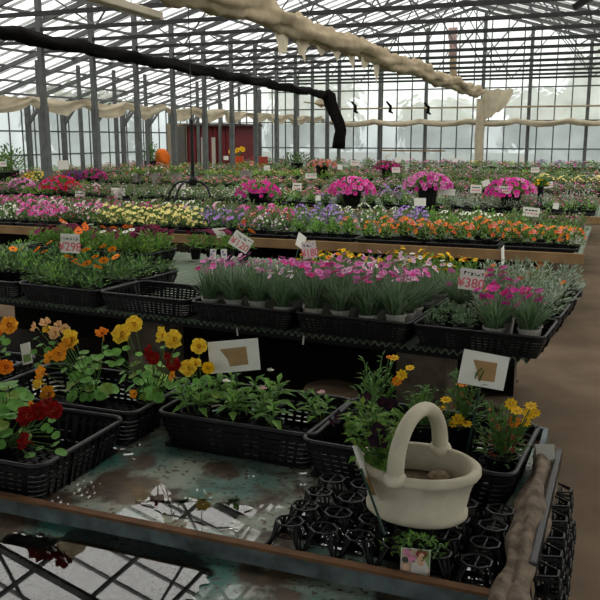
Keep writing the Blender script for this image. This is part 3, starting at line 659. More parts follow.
# ---------------------------------------------------------------- stone basket planter
MST = mat('weathered_stone_glaze', '#cbc1aa', .7, .24, 9, .25, bump=.25)
BC = Vector((-.368, 1.645, .7605))
rt = tag(empty('basket_planter', BC, radians(-4)), 'cream stone basket planter with an arched handle standing on the upturned cell tray', 'planter')
b = MB(); prof = [(.001, .0), (.108, .0), (.115, .006), (.115, .016), (.110, .022), (.118, .064), (.129, .096), (.136, .099), (.141, .107), (.140, .117), (.132, .122), (.122, .119), (.117, .106), (.104, .06), (.095, .03), (.001, .03)]
b.lathe(prof, MST, 48, (0, 0, 0), 1.0, .78); b.build('bowl', rt, smooth=True)
b = MB(); pts = []
for i in range(25):
    a = pi*i/24; pts.append((-.020*cos(a)+.002, -.101*cos(a), .114+.122*sin(a)**.85))
b.tube(pts, [.019-.003*sin(pi*i/24) for i in range(25)], MST, 16); 
b.build('handle', rt, smooth=True)
for sg in (-1, 1):
    b = MB(); vs = [Vector((.012*-sg*-1*.0, 0, 0))]; b.lathe([(.001,-.016),(.017,-.014),(.025,-.004),(.026,.006),(.021,.014),(.001,.016)], MST, 14); b.build('handle_knot', rt, smooth=True, loc=(-.018 if sg < 0 else .022, sg*.104, .113), rot=(0, 0, 0))
b = MB(); b.add([(0,0,0),(.006,.002,.012),(.006,.002,.026),(0,0,.036),(-.006,-.002,.026),(-.006,-.002,.012)], [(0,1,2,3,4,5)], mat('dark_chip', '#2a1514', .8, .1, 20)); b.build('chip_mark', rt, loc=(.031, .073, .178), rot=(radians(-30), radians(0), radians(10)))
b = MB(); vs = [(0, 0, .062)]; 
b.lathe([(.112, .062), (.06, .068), (.001, .07)], mat('dry_soil', '#5d5041', .95, .3, 60, .1, bump=.5), 24, (0,0,0), 1, .78); b.build('soil', rt)
b = MB(); b.lathe([(.001,0),(.022,.002),(.026,.012),(.016,.02),(.001,.022)], mat('dry_moss', '#7d6a55', .95, .3, 60), 9); tag(b.build('dry_root_ball', loc=BC+Vector((.045, .02, .071))), 'dry tan root ball lying inside the stone basket', 'root ball')
# black petunia in the basket
bp = BC+Vector((-.072, .0, .055)); rt = tag(empty('black_petunia', bp), 'near-black petunia growing in the left end of the stone basket', 'flower plant')
b = MB(); b.lathe([(.001,0),(.03,0),(.04,.06),(.036,.06),(.001,.055)], M_BLACK, 12); b.build('pot', rt)
lf = MB(); st = MB()
for k in range(16):
    a = R.uniform(0, 6.3); q = R.uniform(.02, .06); tip = Vector((cos(a)*q-.012, sin(a)*q, .06+R.uniform(.03, .13))); st.tube([(0,0,.055), tip*.6, tip], .0018, M_STEM, 4)
    for j in range(9): lf.leaf(Vector((0,0,.055)).lerp(tip, R.uniform(.3, 1)), rdir(.1), R.uniform(.02, .034), .013, LF['bright'] if j % 3 else LF['lime'], .25)
for k in range(22): lf.leaf(Vector((R.uniform(-.045,.03), R.uniform(-.06,.0), .06)), Vector((R.uniform(-1,1), -1, .25)), .035, .014, LF['bright'], .35)
for (px, py) in ((352,415),(358,425),(365,455),(372,462),(380,468),(388,460),(360,448),(354,437),(392,450),(398,440),(400,425),(350,425),(362,410),(370,470),(395,462),(388,415)):
    q = at_y(px, py, bp.y-.03)-bp; st.tube([(0,0,.055), q*.6+Vector((0,0,.01)), q], .0016, M_STEM, 4)
    for j in range(9): lf.leaf(q+Vector((R.uniform(-.014,.014), R.uniform(-.014,.014), R.uniform(-.016,.012))), rdir(-.2)+Vector((0,-.5,0)), R.uniform(.022, .034), .014, LF['bright'] if j % 3 else LF['lime'], .25)
lf.build('foliage', rt); st.build('stems', rt)
for (px, py, r, n) in ((378, 430, .019, (0,-1,.1)), (381, 440, .021, (.1,-1,.0)), (374, 441, .017, (-.2,-1,-.1)), (391, 405, .018, (.3,-.9,.5)), (338, 417, .019, (-.6,-.7,.3)), (366, 398, .018, (-.3,-.8,.6)), (383, 402, .016, (0,-.8,.7)), (332, 422, .014, (-.6,-.7,-.3))):
    b = MB(); b.trumpet((0,0,0), n, r, FL['black'], EYE['dark']); b.build('blossom', rt, loc=at_y(px, py, bp.y-.02+(.08 if py < 420 else -.02))-bp)

# ---------------------------------------------------------------- cell trays (one upturned on the table, one leaning on its side)
def cell_tray_mesh(nx=6, ny=4):
    b = MB(); p, h = .082, .055; r = .0022
    for i in range(nx):
        for j in range(ny):
            cx, cy = (i-(nx-1)/2)*p, (j-(ny-1)/2)*p
            oc = []
            for k in range(8): a = pi/8+k*pi/4; oc.append(Vector((cx+cos(a)*.031, cy+sin(a)*.027, h)))
            b.tube(oc+[oc[0], oc[1]], .0028, M_BLACK2, 5, False)
            b.tube([(cx-.029, cy, h), (cx+.029, cy, h)], r, M_BLACK2, 4); b.tube([(cx, cy-.025, h), (cx, cy+.025, h)], r, M_BLACK2, 4)
            lo = [Vector((cx+sx*.037, cy+sy*.037, .003)) for sx, sy in ((1,1),(-1,1),(-1,-1),(1,-1))]
            for q in range(4):
                for d in (0, 1): b.tube([oc[(2*q+d) % 8], lo[q]+Vector(((.006 if d == (q % 2) else 0), 0, 0))], .0024, M_BLACK, 4)
                b.bar((oc[2*q]+oc[2*q+1])/2, lo[q], .007, .002, M_BLACK)
                b.tube([lo[q], lo[(q+1) % 4]], .0022, M_BLACK, 4)
            pts = [(cx+cos(a)*.035, cy+sin(a)*.034, .03) for a in [pi/8+k*pi/4 for k in range(9)]]; b.tube(pts, .0018, M_BLACK, 4, False)
    W, D = nx*p/2+.006, ny*p/2+.006
    b.tube([(-W,-D,.003),(W,-D,.003),(W,D,.003),(-W,D,.003),(-W,-D,.003)], .0035, M_BLACK, 5, False)
    return b
ct = tag(cell_tray_mesh().build('cell_tray', loc=(-.405, 1.615, .7015), rot=(0, 0, radians(-3))), 'upturned black plastic cell tray under the stone basket', 'plant tray')
c2 = cell_tray_mesh(6, 2).build('cell_tray')
c2.matrix_world = Matrix.Translation((-.098, 1.73, .665)) @ Matrix.Rotation(radians(82), 4, 'Y') @ Matrix.Rotation(radians(90), 4, 'Z')
tag(c2, 'black cell tray hung on edge over the right side of the potting table', 'plant tray')
b = MB(); b.bar(at_z(559, 456, .755), at_z(532, 572, .755), .016, .04, M_BLACK2); tag(b.build('black_side_bar', bevel=.004), 'black bar along the top of the tray hung at the table side', 'bar')
# brown sacking along the right rim
r_ = [at_z(535-(y-500)*.245, y, .752) for y in (452, 462, 472, 485, 500, 515, 530, 545, 560, 576, 592, 612, 632)]
rt = tag(empty('sacking', (0, 0, 0)), 'long brown sacking rolled along the right rim of the potting table', 'sacking')
r2 = []
for a_, c_ in zip(r_, r_[1:]): r2 += [a_, a_.lerp(c_, .5)]
roll_cloth(r2, .0245, mat('brown_sacking', '#76685b', .95, .5, 28, .05, bump=1.0), 'cloth', rt, amp=.75, seed=21, n=26, squash=.9, fq=.45)
b = MB(); b.box((-.028, -.002, -.02), (.02, .002, .035), mat('white_label', '#b9b4ab', .6, .05, 30)); b.build('label', rt, loc=at_z(547, 458, .775), rot=(radians(-25), 0, radians(20)))

# plug plant with its picture tag
pp = at_z(428, 560, .705); pp = Vector((-.325, 1.475, .703))
rt = tag(empty('plug_plant', pp), 'small leafy plug plant with a picture tag in front of the stone basket', 'plant'); lf = MB()
for k in range(150):
    d = rdir(.15); p = Vector((d.x*.085*R.uniform(.4, 1), d.y*.035, .04+d.z*.045)); lf.leaf(p, rdir(.25), R.uniform(.012, .02), .008, LF['mid'] if k % 3 else LF['bright'], .2)
b = MB(); b.lathe([(.001,0),(.02,0),(.03,.045),(.001,.042)], M_BLACK, 10); b.build('pot', rt); lf.build('foliage', rt)
tg = MB(); Wt, Ht = .058, .065
tg.box((0, 0, 0), (Wt, .0012, Ht), M_CARD); tgo = tg.build('picture_tag', rt, loc=(-.022, -.052, .012), rot=(radians(-18), 0, radians(10)))
def tagpatch(x0, z0, x1, z1, c, nm, e=.0004):
    b = MB(); b.box((x0, -e, z0), (x1, 0, z1), c); return b
b = MB(); cG = mat('print_green', '#7e9a5c', .5, .2, 60); cP = mat('print_pink', '#cf7fa0', .5, .2, 60); cM = mat('print_magenta', '#c02a72', .5, .05, 60); cS = mat('print_peach', '#d9ab8d', .5, .1, 60); cR = mat('print_auburn', '#8a3d2c', .5, .1, 60); cW = mat('print_white', '#cfc5bd', .5, .05, 60)
def disc(b, x, z, rx, rz, m, y):
    b.add([(x+rx*cos(2*pi*k/16), y, z+rz*sin(2*pi*k/16)) for k in range(16)], [tuple(range(16))], m)
b.add([(.001,-.0003,.001),(.057,-.0003,.001),(.057,-.0003,.064),(.001,-.0003,.064)], [(0,1,2,3)], mat('print_tan', '#b39a84', .5, .15, 60))
b.add([(.044,-.0004,.03),(.057,-.0004,.03),(.057,-.0004,.064),(.044,-.0004,.064)], [(0,1,2,3)], cG)
disc(b, .038, .026, .017, .022, cW, -.0005); disc(b, .04, .046, .008, .014, cS, -.0006); disc(b, .041, .056, .012, .008, cR, -.0007); disc(b, .041, .050, .006, .008, cS, -.0008)
disc(b, .012, .057, .007, .007, cP, -.0005); disc(b, .022, .046, .008, .008, cP, -.0006); disc(b, .009, .042, .007, .006, mat('print_dark', '#3f3a35', .5, .1, 60), -.0005); disc(b, .010, .028, .008, .006, cS, -.0005)
b.add([(.003,-.0006,.006),(.020,-.0006,.006),(.020,-.0006,.018),(.003,-.0006,.018)], [(0,1,2,3)], cM); b.add([(.006,-.0007,.011),(.017,-.0007,.011),(.017,-.0007,.014),(.006,-.0007,.014)], [(0,1,2,3)], cW)
b.build('picture', tgo)

# ================================================================ CARDS
def card(p, wd, ht, roll, label, text=None, back=False, lines=0, yaw=0, tip=0, stake=None, cat='price card', header=0, name='price_card', hl=.2):
    """p = middle of the card; it faces the aisle where the customers stand"""
    rt = tag(empty(name, p), label, cat); rt.rotation_euler = (radians(tip), radians(roll), YAW+radians(yaw))
    b = MB(); b.box((-wd/2, 0, -ht/2), (wd/2, .0015, ht/2), M_CARD); b.build('card', rt)
    L = max(.02, (p[2]-.705)/max(.5, cos(radians(roll)))-ht/2)
    b = MB(); b.box((-.003, .0016, -ht/2-L), (.003, .0046, -ht*.1), M_STAKE); b.build('stake', rt)
    if text:
        c = bpy.data.curves.new('price_lettering', 'FONT'); c.body = text; c.size = ht*.62; c.align_x = 'CENTER'; c.align_y = 'CENTER'; c.extrude = .0002; c.offset = .0008
        c.materials.append(M_RED); o = bpy.data.objects.new('price_curve', c); COL.objects.link(o); me = bpy.data.meshes.new_from_object(o.evaluated_get(bpy.context.evaluated_depsgraph_get())); bpy.data.objects.remove(o); o = bpy.data.objects.new('price_lettering', me); COL.objects.link(o); o.parent = rt; o.location = (0, -.0006, -ht*.19); o.rotation_euler = (pi/2, 0, 0)
        ww = {4: 1.9, 3: 1.5}.get(len(text), 1.5)*c.size*.62*1.25
        o.scale = (min(1, wd*.86/ww), 1, 1)
    if header:
        b = MB(); r = random.Random(header); x = -wd*.36
        while x < wd*.36:
            pts = [Vector((x+r.uniform(0, ht*.13), -.0006, ht*.27+r.uniform(-.11, .11)*ht)) for _ in range(3)]
            for a_, c_ in zip(pts, pts[1:]): b.bar(a_, c_, .0006, ht*.06, M_INK)
            x += ht*.16
        b.build('handwriting', rt)
    if lines:
        b = MB(); r = random.Random(lines)
        for k in range(2):
            z = ht*(.18-.34*k); x = -wd*.36
            while x < wd*.34:
                l = r.uniform(.08, .16)*wd; b.box((x, -.0006, z-ht*.07), (x+l, 0, z+ht*.07), M_RED if k else M_INK); x += l+wd*.05
        b.build('faint_writing', rt)
    if back:
        b = MB(); w2, h2 = wd*.27, ht*.27; pts = [(-w2, h2*.9), (w2*.95, h2), (w2, -h2*1.1), (-w2*.35, -h2*1.2), (-w2*.5, -h2*.3)]
        b.add([(x, -.0006, z) for x, z in pts], [tuple(range(5))[::-1]], M_TAPE); b.build('tape', rt)
    return rt
card(at_y(234, 356, 2.13), .155, .098, -5, 'plain card back with brown tape standing in the middle leafy crate', back=True, tip=-8)
card(at_y(484, 370, 2.17), .145, .095, 14, 'plain card back with brown tape over the marigolds at right', back=True, tip=-8, yaw=15)
card(at_y(70, 243.5, 3.72), .108, .108, 3, 'white card priced 298 yen in red above the orange daisies', '¥298', header=3)
card(at_y(241, 242, 4.6), .135, .10, 33, 'tilted white card priced 120 yen in red by the third bench', '¥120', header=5)
card(at_y(309.5, 250, 3.75), .074, .088, -9, 'narrow white card priced 180 yen above the pale pinks', '¥180', header=9)
card(at_y(471.5, 279.5, 3.42), .105, .092, 7, 'white card priced 380 yen above the magenta pinks', '¥380', header=14)
card(at_y(219, 233, 5.2), .098, .072, -3, 'blank tan card back against the third bench front board', tip=0, cat='card')
card(at_y(301, 241, 4.9), .10, .09, 28, 'tan card seen partly edge-on before the third bench board', yaw=55, cat='card')
card(at_y(503, 256, 5.0), .06, .12, -15, 'white card turned nearly edge-on above the silver plants', yaw=60, cat='card')
card(at_y(575, 238, 6.6), .08, .10, -3, 'blank white card at the aisle end of the orange petunias', lines=0, cat='card')
FARC = [(118, 193, 9.75, 14, 10, 2, 0, 'blank white card above the pink and white petunias'), (80, 195, 9.75, 10, 8, 4, 1, 'small card with pink writing below the scarlet basket'), (63, 165, 12.8, 11, 9, -2, 0, 'white blank card beside the thick left post'),
        (489, 188, 8.8, 0, 0, 0, 0, ''), (476, 189, 9.9, 11, 8, 3, 1, 'white price card left of the right pink basket'), (505, 190, 9.68, 12, 8, 2, 1, 'white price card on a white stake before the right pink basket'), (486, 183, 10.6, 8, 6, -20, 0, 'small tilted card behind the left-hand of two price cards'),
        (531, 212, 7.6, 17, 9, 6, 1, 'white price card lying among the green foliage behind the orange petunias'), (548, 185, 10.4, 10, 6, -9, 1, 'price card beside the small gold flowers near the aisle'), (535, 170, 13.2, 8, 5, 0, 1, 'small card in the mauve rows right of the pink basket'), (522, 160, 17, 5, 4, 0, 0, 'tiny white card far back near the aisle'),
        (297, 187, 10.5, 9, 8, 3, 1, 'white price card between the magenta basket and the rose pink basket'), (311, 176, 13, 11, 5, 0, 1, 'wide card on the rows left of the rose pink basket'), (355, 163, 17, 9, 5, 4, 1, 'wide white card above the rose pink basket'), (325, 163, 16.5, 6, 4, 0, 0, 'small white card far back left of the rose basket'),
        (396, 170, 13.4, 8, 5, 0, 1, 'small card left of the potted pink basket'), (388, 156, 19, 7, 3, -28, 0, 'slanted white card before the back gable'), (340, 167, 14.6, 5, 5, 0, 0, 'small white card just above the rose basket on its left'),
        (147, 172, 13.3, 6, 6, 0, 0, 'white card on the white planters at the left'), (181, 186, 10.2, 9, 6, 0, 1, 'pale pink card beneath the arched leg of the black stand'), (226, 158, 18, 5, 4, 0, 0, 'tiny white card before the red shed'), (267, 168, 14.5, 6, 5, 0, 0, 'small white card above the magenta basket'),
        (446, 192, 9.6, 18, 6, 4, 0, 'long grey card lying on the silver foliage behind the black pot'), (420, 202, 8.4, 12, 8, 0, 0, 'tan card standing beside the black potted basket'), (398, 160, 16.8, 6, 5, 0, 0, 'small card among the dull rows near the middle back'), (520, 172, 12.4, 0, 0, 0, 0, ''),
        (144, 210, 7.9, 0, 0, 0, 0, ''), (318, 198, 8.65, 5, 5, 0, 0, 'small square white card above the lavender flowers'), (556, 206, 8.6, 6, 6, 8, 0, 'white tag among the pale pots near the aisle'), (455, 160, 17.2, 6, 4, 3, 0, 'small white card behind the potted pink basket'), (3, 164, 11.5, 7, 5, 0, 1, 'pink-topped card at the left edge of the picture')]
for px, py, Y, wpx, hpx, roll, ln, lab in FARC:
    if not lab: continue
    p = at_y(px, py, Y); sc = (p-Vector((0,0,CAM_H))).dot(FW)/FOC
    card(p, wpx*sc, hpx*sc, roll, lab, lines=(int(px) if ln else 0), cat='card', hl=.3)
# the fallen card leaning on the basket
c0 = at_y(385, 535, 1.47); c1 = at_y(352, 444, 1.55); d = c1-c0
rt = tag(empty('price_card', c0), 'card on a green stake leaning against the left side of the stone basket', 'card')
b = MB(); b.tube([(0,0,0), d*.72], .003, M_STAKE, 5); b.build('stake', rt)
b = MB(); u = d.normalized(); s = (ray(362, 470).normalized()+RT*.22).normalized(); pts = [d*.36, d*.98, d*.98+s*.075, d*.36+s*.075]; nn = u.cross(s).normalized()*.0012
b.add([p for p in pts]+[p+nn for p in pts], [(0,1,2,3),(7,6,5,4),(0,4,5,1),(1,5,6,2),(2,6,7,3),(3,7,4,0)], M_CARD); b.build('card', rt)
b = MB(); pts = [d*.42+s*.012, d*.62+s*.012, d*.62+s*.05, d*.42+s*.05]; b.add([p-nn for p in pts], [(0,1,2,3)], M_TAPE); b.add([p+nn*1.6 for p in pts], [(3,2,1,0)], M_TAPE); b.build('tape', rt)
# thin picture label in the yellow nasturtium crate
b = MB(); b.box((-.018, 0, 0), (.018, .001, .075), M_CARD); o = b.build('plant_label', loc=at_y(28, 364, 2.13), rot=(0, radians(-4), YAW+radians(45))); tag(o, 'narrow white plant label beside the peach nasturtium', 'plant label')
b = MB(); b.box((-.014, -.0008, .008), (.014, 0, .035), cG); b.build('picture', o)

# ================================================================ SECOND BENCH
TRAYS = {}
def tray(loc, rz, label, W=.55, D=.37, H=.09, group=None):
    k = (W, D, H)
    if k not in TRAYS:
        rt = empty('mesh_tray', loc, rz); crate_parts(rt, W, D, H); freeze(rt); TRAYS[k] = rt; o = rt
    else: o = copy_tree(TRAYS[k]); o.location = loc; o.rotation_euler = (0, 0, rz)
    return tag(o, label, 'tray', group)
SLOT = lambda k: -.215-.57*k
ROWY = [.15, .555, .96, 1.365, 1.765]
def slot_tray(k, r, label): tray(b2(SLOT(k), ROWY[r], BZ), B2R, label)
slot_tray(0, 0, 'black mesh tray of magenta pinks at the aisle corner of the second bench')
slot_tray(1, 0, 'black mesh tray of tall pinks, second from the aisle along the second bench front')
slot_tray(2, 0, 'black mesh tray of pale pinks, third from the aisle along the second bench front')
slot_tray(3, 0, 'empty black mesh tray between the pinks and the orange daisies')
slot_tray(4, 0, 'black mesh tray of orange daisies at the second bench front')
slot_tray(5, 0, 'half-empty black mesh tray at the left end of the second bench front')
slot_tray(6, 0, 'black mesh tray cut off by the left edge on the second bench')
slot_tray(0, 1, 'black mesh tray of silver plants behind the magenta pinks')
slot_tray(1, 1, 'black mesh tray behind the tall pinks')
slot_tray(2, 1, 'black mesh tray of small white flowers behind the pale pinks')
slot_tray(0, 2, 'black mesh tray of silver plants farther along the aisle side')
slot_tray(1, 2, 'black mesh tray of yellow blooms in the third row of the second bench')
slot_tray(2, 2, 'black mesh tray of yellow blooms left of its twin on the second bench')
for k, nm in ((4, 'right'), (5, 'middle'), (6, 'left')):
    slot_tray(k, 1, 'black mesh tray of orange daisies, second row, '+nm+' of three')
for k, nm in ((5, 'right'), (6, 'left')):
    slot_tray(k, 3, 'black mesh tray of wine-red daisies under the third bench, '+nm+' of two')
# prototypes: each kind is an Empty with pot, foliage and single blossoms
def grassy(seed, h, n, m1, m2, spread=.055, wd=.0045):
    r = random.Random(seed); b = MB()
    for k in range(n):
        a = r.uniform(0, 6.3); q = r.uniform(0, .03); p = Vector((cos(a)*q, sin(a)*q, .095)); a2 = a+r.uniform(-.6, .6); el = r.uniform(.75, 1.5); d = Vector((cos(a2)*cos(el), sin(a2)*cos(el), sin(el)))
        L = h*r.uniform(.55, 1.05); q1 = p+d*L*.55; q2 = p+d*L+Vector((cos(a2), sin(a2), 0))*L*.12-Vector((0,0,L*.06)); u = Vector((-sin(a2), cos(a2), 0))*wd/2
        b.add([p-u, p+u, q1+u, q1-u, q2], [(0,1,2,3), (3,2,4)], m1 if k % 3 else m2)
        if k % 2 == 0:
            for j in range(2): t = r.uniform(.25, .85); c = p.lerp(q1, t); b.leaf(c, (d+rdir(0, r)*.7), .03, .0045, m2 if j else m1, .1)
    return b
HEADS = {}
def head(kind, c, mc, r):
    key = (kind, c, mc, r)
    if key not in HEADS:
        b = MB()
        if kind == 'pink': b.pink((0,0,0), (0,0,1), r, FL[c], EYE[mc])
        elif kind == 'daisy': b.daisy((0,0,0), (0,0,1), r, FL[c], EYE[mc], 11)
        else: b.trumpet((0,0,0), (0,0,1), r, FL[c], EYE[mc])
        o = b.build('blossom'); HEADS[key] = o.data; bpy.data.objects.remove(o)
    return HEADS[key]
def proto(name, potk, fol, heads, stalk=M_STEMG):
    rt = empty(name)
    if potk: pot(potk, rt)
    fol.build('foliage', rt)
    st = MB()
    for (p, kind, c, mc, r, n) in heads:
        o = bpy.data.objects.new('blossom', head(kind, c, mc, r)); COL.objects.link(o); o.parent = rt; o.location = p
        o.rotation_euler = Vector(n).to_track_quat('Z', 'Y').to_euler(); st.tube([(p[0]*.4, p[1]*.4, .1), (Vector((p[0]*.4, p[1]*.4, .1))+Vector(p))/2, p], .0016, stalk, 4)
    if heads: st.build('stems', rt)
    return freeze(rt)
def heads(seed, n, kind, cs, mc, r, rad, z0, z1, tilt=.6):
    q = random.Random(seed); out = []
    for k in range(n):
        a = q.uniform(0, 6.3); d = rad*q.uniform(.2, 1); out.append(((cos(a)*d, sin(a)*d-.015, q.uniform(z0, z1)), kind, cs[k % len(cs)], mc, r*q.choice([.9, 1, 1.1]), (q.uniform(-tilt, tilt), q.uniform(-1.2, .1), 1)))
    return out
def g1(s, h=.19): return grassy(s, h, 200, LF['grey'], LF['blue'])
PR = {
 'dp': [proto('garden_pink', 'g', g1(1), heads(1, 11, 'pink', ['pink', 'pink', 'pale'], 'wine', .018, .07, .26, .31)), proto('garden_pink', 'g', g1(2, .21), heads(2, 9, 'pink', ['pink', 'hot'], 'wine', .018, .06, .25, .30))],
 'dw': [proto('garden_pink', 'g', g1(3), heads(3, 8, 'pink', ['pale', 'white'], 'wine', .016, .07, .24, .29)), proto('garden_pink', 'g', g1(4, .19), heads(4, 6, 'pink', ['pale', 'pink'], 'wine', .016, .07, .23, .28))],
 'dm': [proto('garden_pink', 'g', g1(5, .17), heads(5, 11, 'pink', ['magenta', 'pink', 'hot'], 'wine', .019, .075, .18, .27)), proto('garden_pink', 'g', g1(6, .18), heads(6, 9, 'pink', ['magenta', 'hot'], 'wine', .019, .08, .19, .27))],
 'gm': [proto('grey_mound_plant', 'b', mound(7, .055, .07, 130, [LF['grey'], LF['blue']], .028, .006), [])],
 'gz': [proto('treasure_flower', 'b', mound(8, .07, .10, 95, [LF['mid'], LF['dark'], LF['blue']], .052, .013), heads(8, 2, 'daisy', ['orange'], 'brown', .03, .06, .19, .23, .3)), proto('treasure_flower', 'b', mound(9, .07, .09, 95, [LF['mid'], LF['dark'], LF['blue']], .05, .013), heads(9, 1, 'daisy', ['orange'], 'brown', .028, .05, .2, .22, .3)),
        proto('treasure_flower', 'b', mound(10, .072, .10, 100, [LF['mid'], LF['bright'], LF['dark']], .052, .013), []), proto('treasure_flower', 'b', mound(26, .072, .11, 100, [LF['mid'], LF['dark'], LF['dust']], .05, .014), [])],
 'os': [proto('cape_daisy', 'b', mound(11, .08, .12, 120, [LF['mid'], LF['bright']], .045, .016), heads(11, 3, 'daisy', ['dark'], 'brown', .032, .07, .19, .24, .4)), proto('cape_daisy', 'b', mound(12, .08, .12, 120, [LF['mid'], LF['bright']], .045, .016), heads(12, 3, 'daisy', ['maroon', 'dark'], 'brown', .03, .07, .19, .25, .4)),
        proto('cape_daisy', 'b', mound(13, .08, .12, 120, [LF['mid'], LF['lime']], .045, .016), heads(13, 2, 'daisy', ['white', 'dark'], 'brown', .03, .07, .19, .24, .4)), proto('cape_daisy', 'b', mound(14, .08, .12, 120, [LF['mid'], LF['bright']], .045, .016), heads(14, 2, 'daisy', ['amber'], 'brown', .03, .06, .2, .24, .4))],
 'yl': [proto('yellow_daisy', 'b', mound(15, .075, .12, 120, [LF['bright'], LF['lime'], LF['mid']], .045, .017), heads(15, 6, 'daisy', ['gold'], 'gold', .019, .07, .18, .23, .4), M_STEM), proto('yellow_daisy', 'b', mound(16, .075, .13, 120, [LF['bright'], LF['mid']], .045, .017), heads(16, 4, 'daisy', ['gold', 'orange'], 'brown', .02, .07, .2, .24, .4), M_STEM)],
 'si': [proto('silver_foliage_plant', 'b', mound(17, .085, .13, 130, [LF['silver'], LF['grey']], .045, .013), []), proto('silver_foliage_plant', 'b', mound(18, .085, .12, 130, [LF['silver'], LF['silver'], LF['dust']], .045, .013), heads(18, 1, 'trumpet', ['rust'], 'gold', .022, .05, .18, .2))],
 'wh': [proto('small_white_flower', 'b', mound(19, .06, .08, 90, [LF['mid'], LF['dust']], .03, .01), heads(19, 5, 'trumpet', ['white', 'pale', 'lavender'], 'gold', .012, .06, .14, .19))],
}
KN = {'dp': ('pink garden pink in grey pot', 'flower plant'), 'dw': ('blush garden pink in grey pot', 'flower plant'), 'dm': ('magenta garden pink in grey pot', 'flower plant'), 'gm': ('small grey-green mound plant', 'plant'),
      'gz': ('orange treasure flower', 'flower plant'), 'os': ('cape daisy', 'flower plant'), 'yl': ('yellow daisy plant', 'flower plant'), 'si': ('silver-leaved plant', 'plant'), 'wh': ('small white-flowered plant', 'flower plant')}
used = set(); cnt = {}
def put(kind, lx, ly, where, row, v=None, z=BZ+.005, s=1.0, sz=1.0):
    vs = PR[kind]; pz = vs[v if v is not None else R.randrange(len(vs))]
    if pz.name in used: o = copy_tree(pz)
    else: o = pz; used.add(pz.name)
    o.location = b2(lx+R.uniform(-.008, .008), ly+R.uniform(-.008, .008), z); o.rotation_euler = (0, 0, R.uniform(0, 6.3)); o.scale = (s, s, s*sz)
    c = cnt[(where, row)] = cnt.get((where, row), -1)+1
    return tag(o, f'{KN[kind][0]}, {ordw(c)} from right, {row} row of {where}', KN[kind][1], KN[kind][0]+' on second bench')
def fill(k, r, kind, where, cols=4, rows=3, skip=(), kinds=None, sz=1.0):
    for j in range(rows):
        for i in range(cols):
            if (i, j) in skip: continue
            kd = kinds[(i*7+j*3) % len(kinds)] if kinds else kind
            lx = SLOT(k)+.20-.4*i/(cols-1); ly = ROWY[r]-.115+.23*j/max(1, rows-1)
            put(kd, lx, ly, where, ('front', 'middle', 'back')[j], sz=sz*R.uniform(.9, 1.08))
fill(0, 0, 'dm', 'aisle-corner tray', skip={(3,1),(3,2),(2,1),(2,0),(3,0),(2,2),(0,2)})
put('gm', SLOT(0)-.07, ROWY[0]-.10, 'aisle-corner tray', 'front'); put('gm', SLOT(0)-.19, ROWY[0]-.10, 'aisle-corner tray', 'front'); put('gm', SLOT(0)-.10, ROWY[0]+.03, 'aisle-corner tray', 'middle', s=.9); put('gm', SLOT(0)-.2, ROWY[0]+.12, 'aisle-corner tray', 'back', s=.9)
fill(1, 0, 'dp', 'tall-pinks tray')
fill(2, 0, 'dw', 'pale-pinks tray', kinds=['dw', 'dp', 'dw', 'dp', 'dp'], skip={(3,2)})
fill(4, 0, 'gz', 'front daisy tray', 4, 2)
fill(5, 0, 'gz', 'half-empty tray', 4, 2, skip={(0,0),(1,0),(2,0),(3,0)})
fill(6, 0, 'gz', 'left-edge tray', 3, 2, skip={(0,0),(1,0)})
for k, nm in ((4, 'right'), (5, 'middle'), (6, 'left')): fill(k, 1, 'gz', f'{nm} second-row daisy tray', 4, 2)
fill(1, 1, 'dw', 'tray behind tall pinks', 4, 2)
fill(2, 1, 'wh', 'white-flower tray', 4, 2)
fill(0, 1, 'si', 'near silver tray', 4, 2, kinds=['si', 'dm', 'si', 'si'])
fill(0, 2, 'si', 'far silver tray', 4, 2)
fill(1, 2, 'yl', 'right yellow tray', 4, 2); fill(2, 2, 'yl', 'left yellow tray', 4, 2, skip={(3,0),(3,1)})
fill(0, 3, 'si', 'corner behind silver trays', 4, 1); fill(1, 3, 'yl', 'space behind yellow trays', 4, 1)
for k, nm in ((5, 'right'), (6, 'left')): fill(k, 3, 'os', f'{nm} wine-red tray', 5, 3)
fill(4, 4, 'os', 'rear edge by the board', 4, 1)
# picture labels pushed into the pots of pinks
for i, (px, py, Y) in enumerate(((234, 303, 3.52), (306, 310, 3.44), (523, 320, 3.40), (213, 254, 4.3), (224, 254, 4.3))):
    p = at_y(px, py, Y); b = MB(); b.box((-.018, 0, -.035), (.018, .001, .03), M_CARD); o = b.build('plant_label', loc=p, rot=(radians(-8), radians((-6, 5, 3, 4, -3)[i]), YAW))
    tag(o, ('pink picture label in a pot of the third pinks tray', 'pink picture label at the left end of the tall pinks tray', 'picture label at the right end of the aisle-corner tray', 'pale picture label left of its twin among the small white flowers', 'pale picture label right of its twin among the small white flowers')[i], 'plant label')
    b = MB(); b.box((-.004, .0012, -.165), (.004, .002, .0), M_CARD); b.build('stake', o)
    b = MB()
    for k in range(5): disc(b, R.uniform(-.01, .01), R.uniform(-.015, .022), .007, .007, cP if i < 3 else mat('print_lilac', '#8d86a8', .5, .2, 60), -.0004-.0001*k)
    b.build('picture', o)

# under the benches: stump, drum, wooden block
b = MB(); b.lathe([(.001, 0), (.13, 0), (.135, .40), (.12, .43), (.001, .44)], mat('tan_clay', '#6b5845', .85, .2, 14), 18); tag(b.build('clay_pipe', loc=at_z(330, 385, .44), smooth=False), 'round tan pipe stump on the floor behind the middle crate', 'pipe')
bpy.data.objects['clay_pipe'].location.z = 0
b = MB(); b.lathe([(.001, 0), (.12, 0), (.12, .42), (.105, .45), (.001, .45)], mat('pinkish_drum', '#6e5a50', .8, .2, 14), 18); p = at_z(152, 352, .45); tag(b.build('small_drum', loc=(p.x, p.y, 0)), 'small dull brown drum on the floor behind the nasturtiums', 'drum')

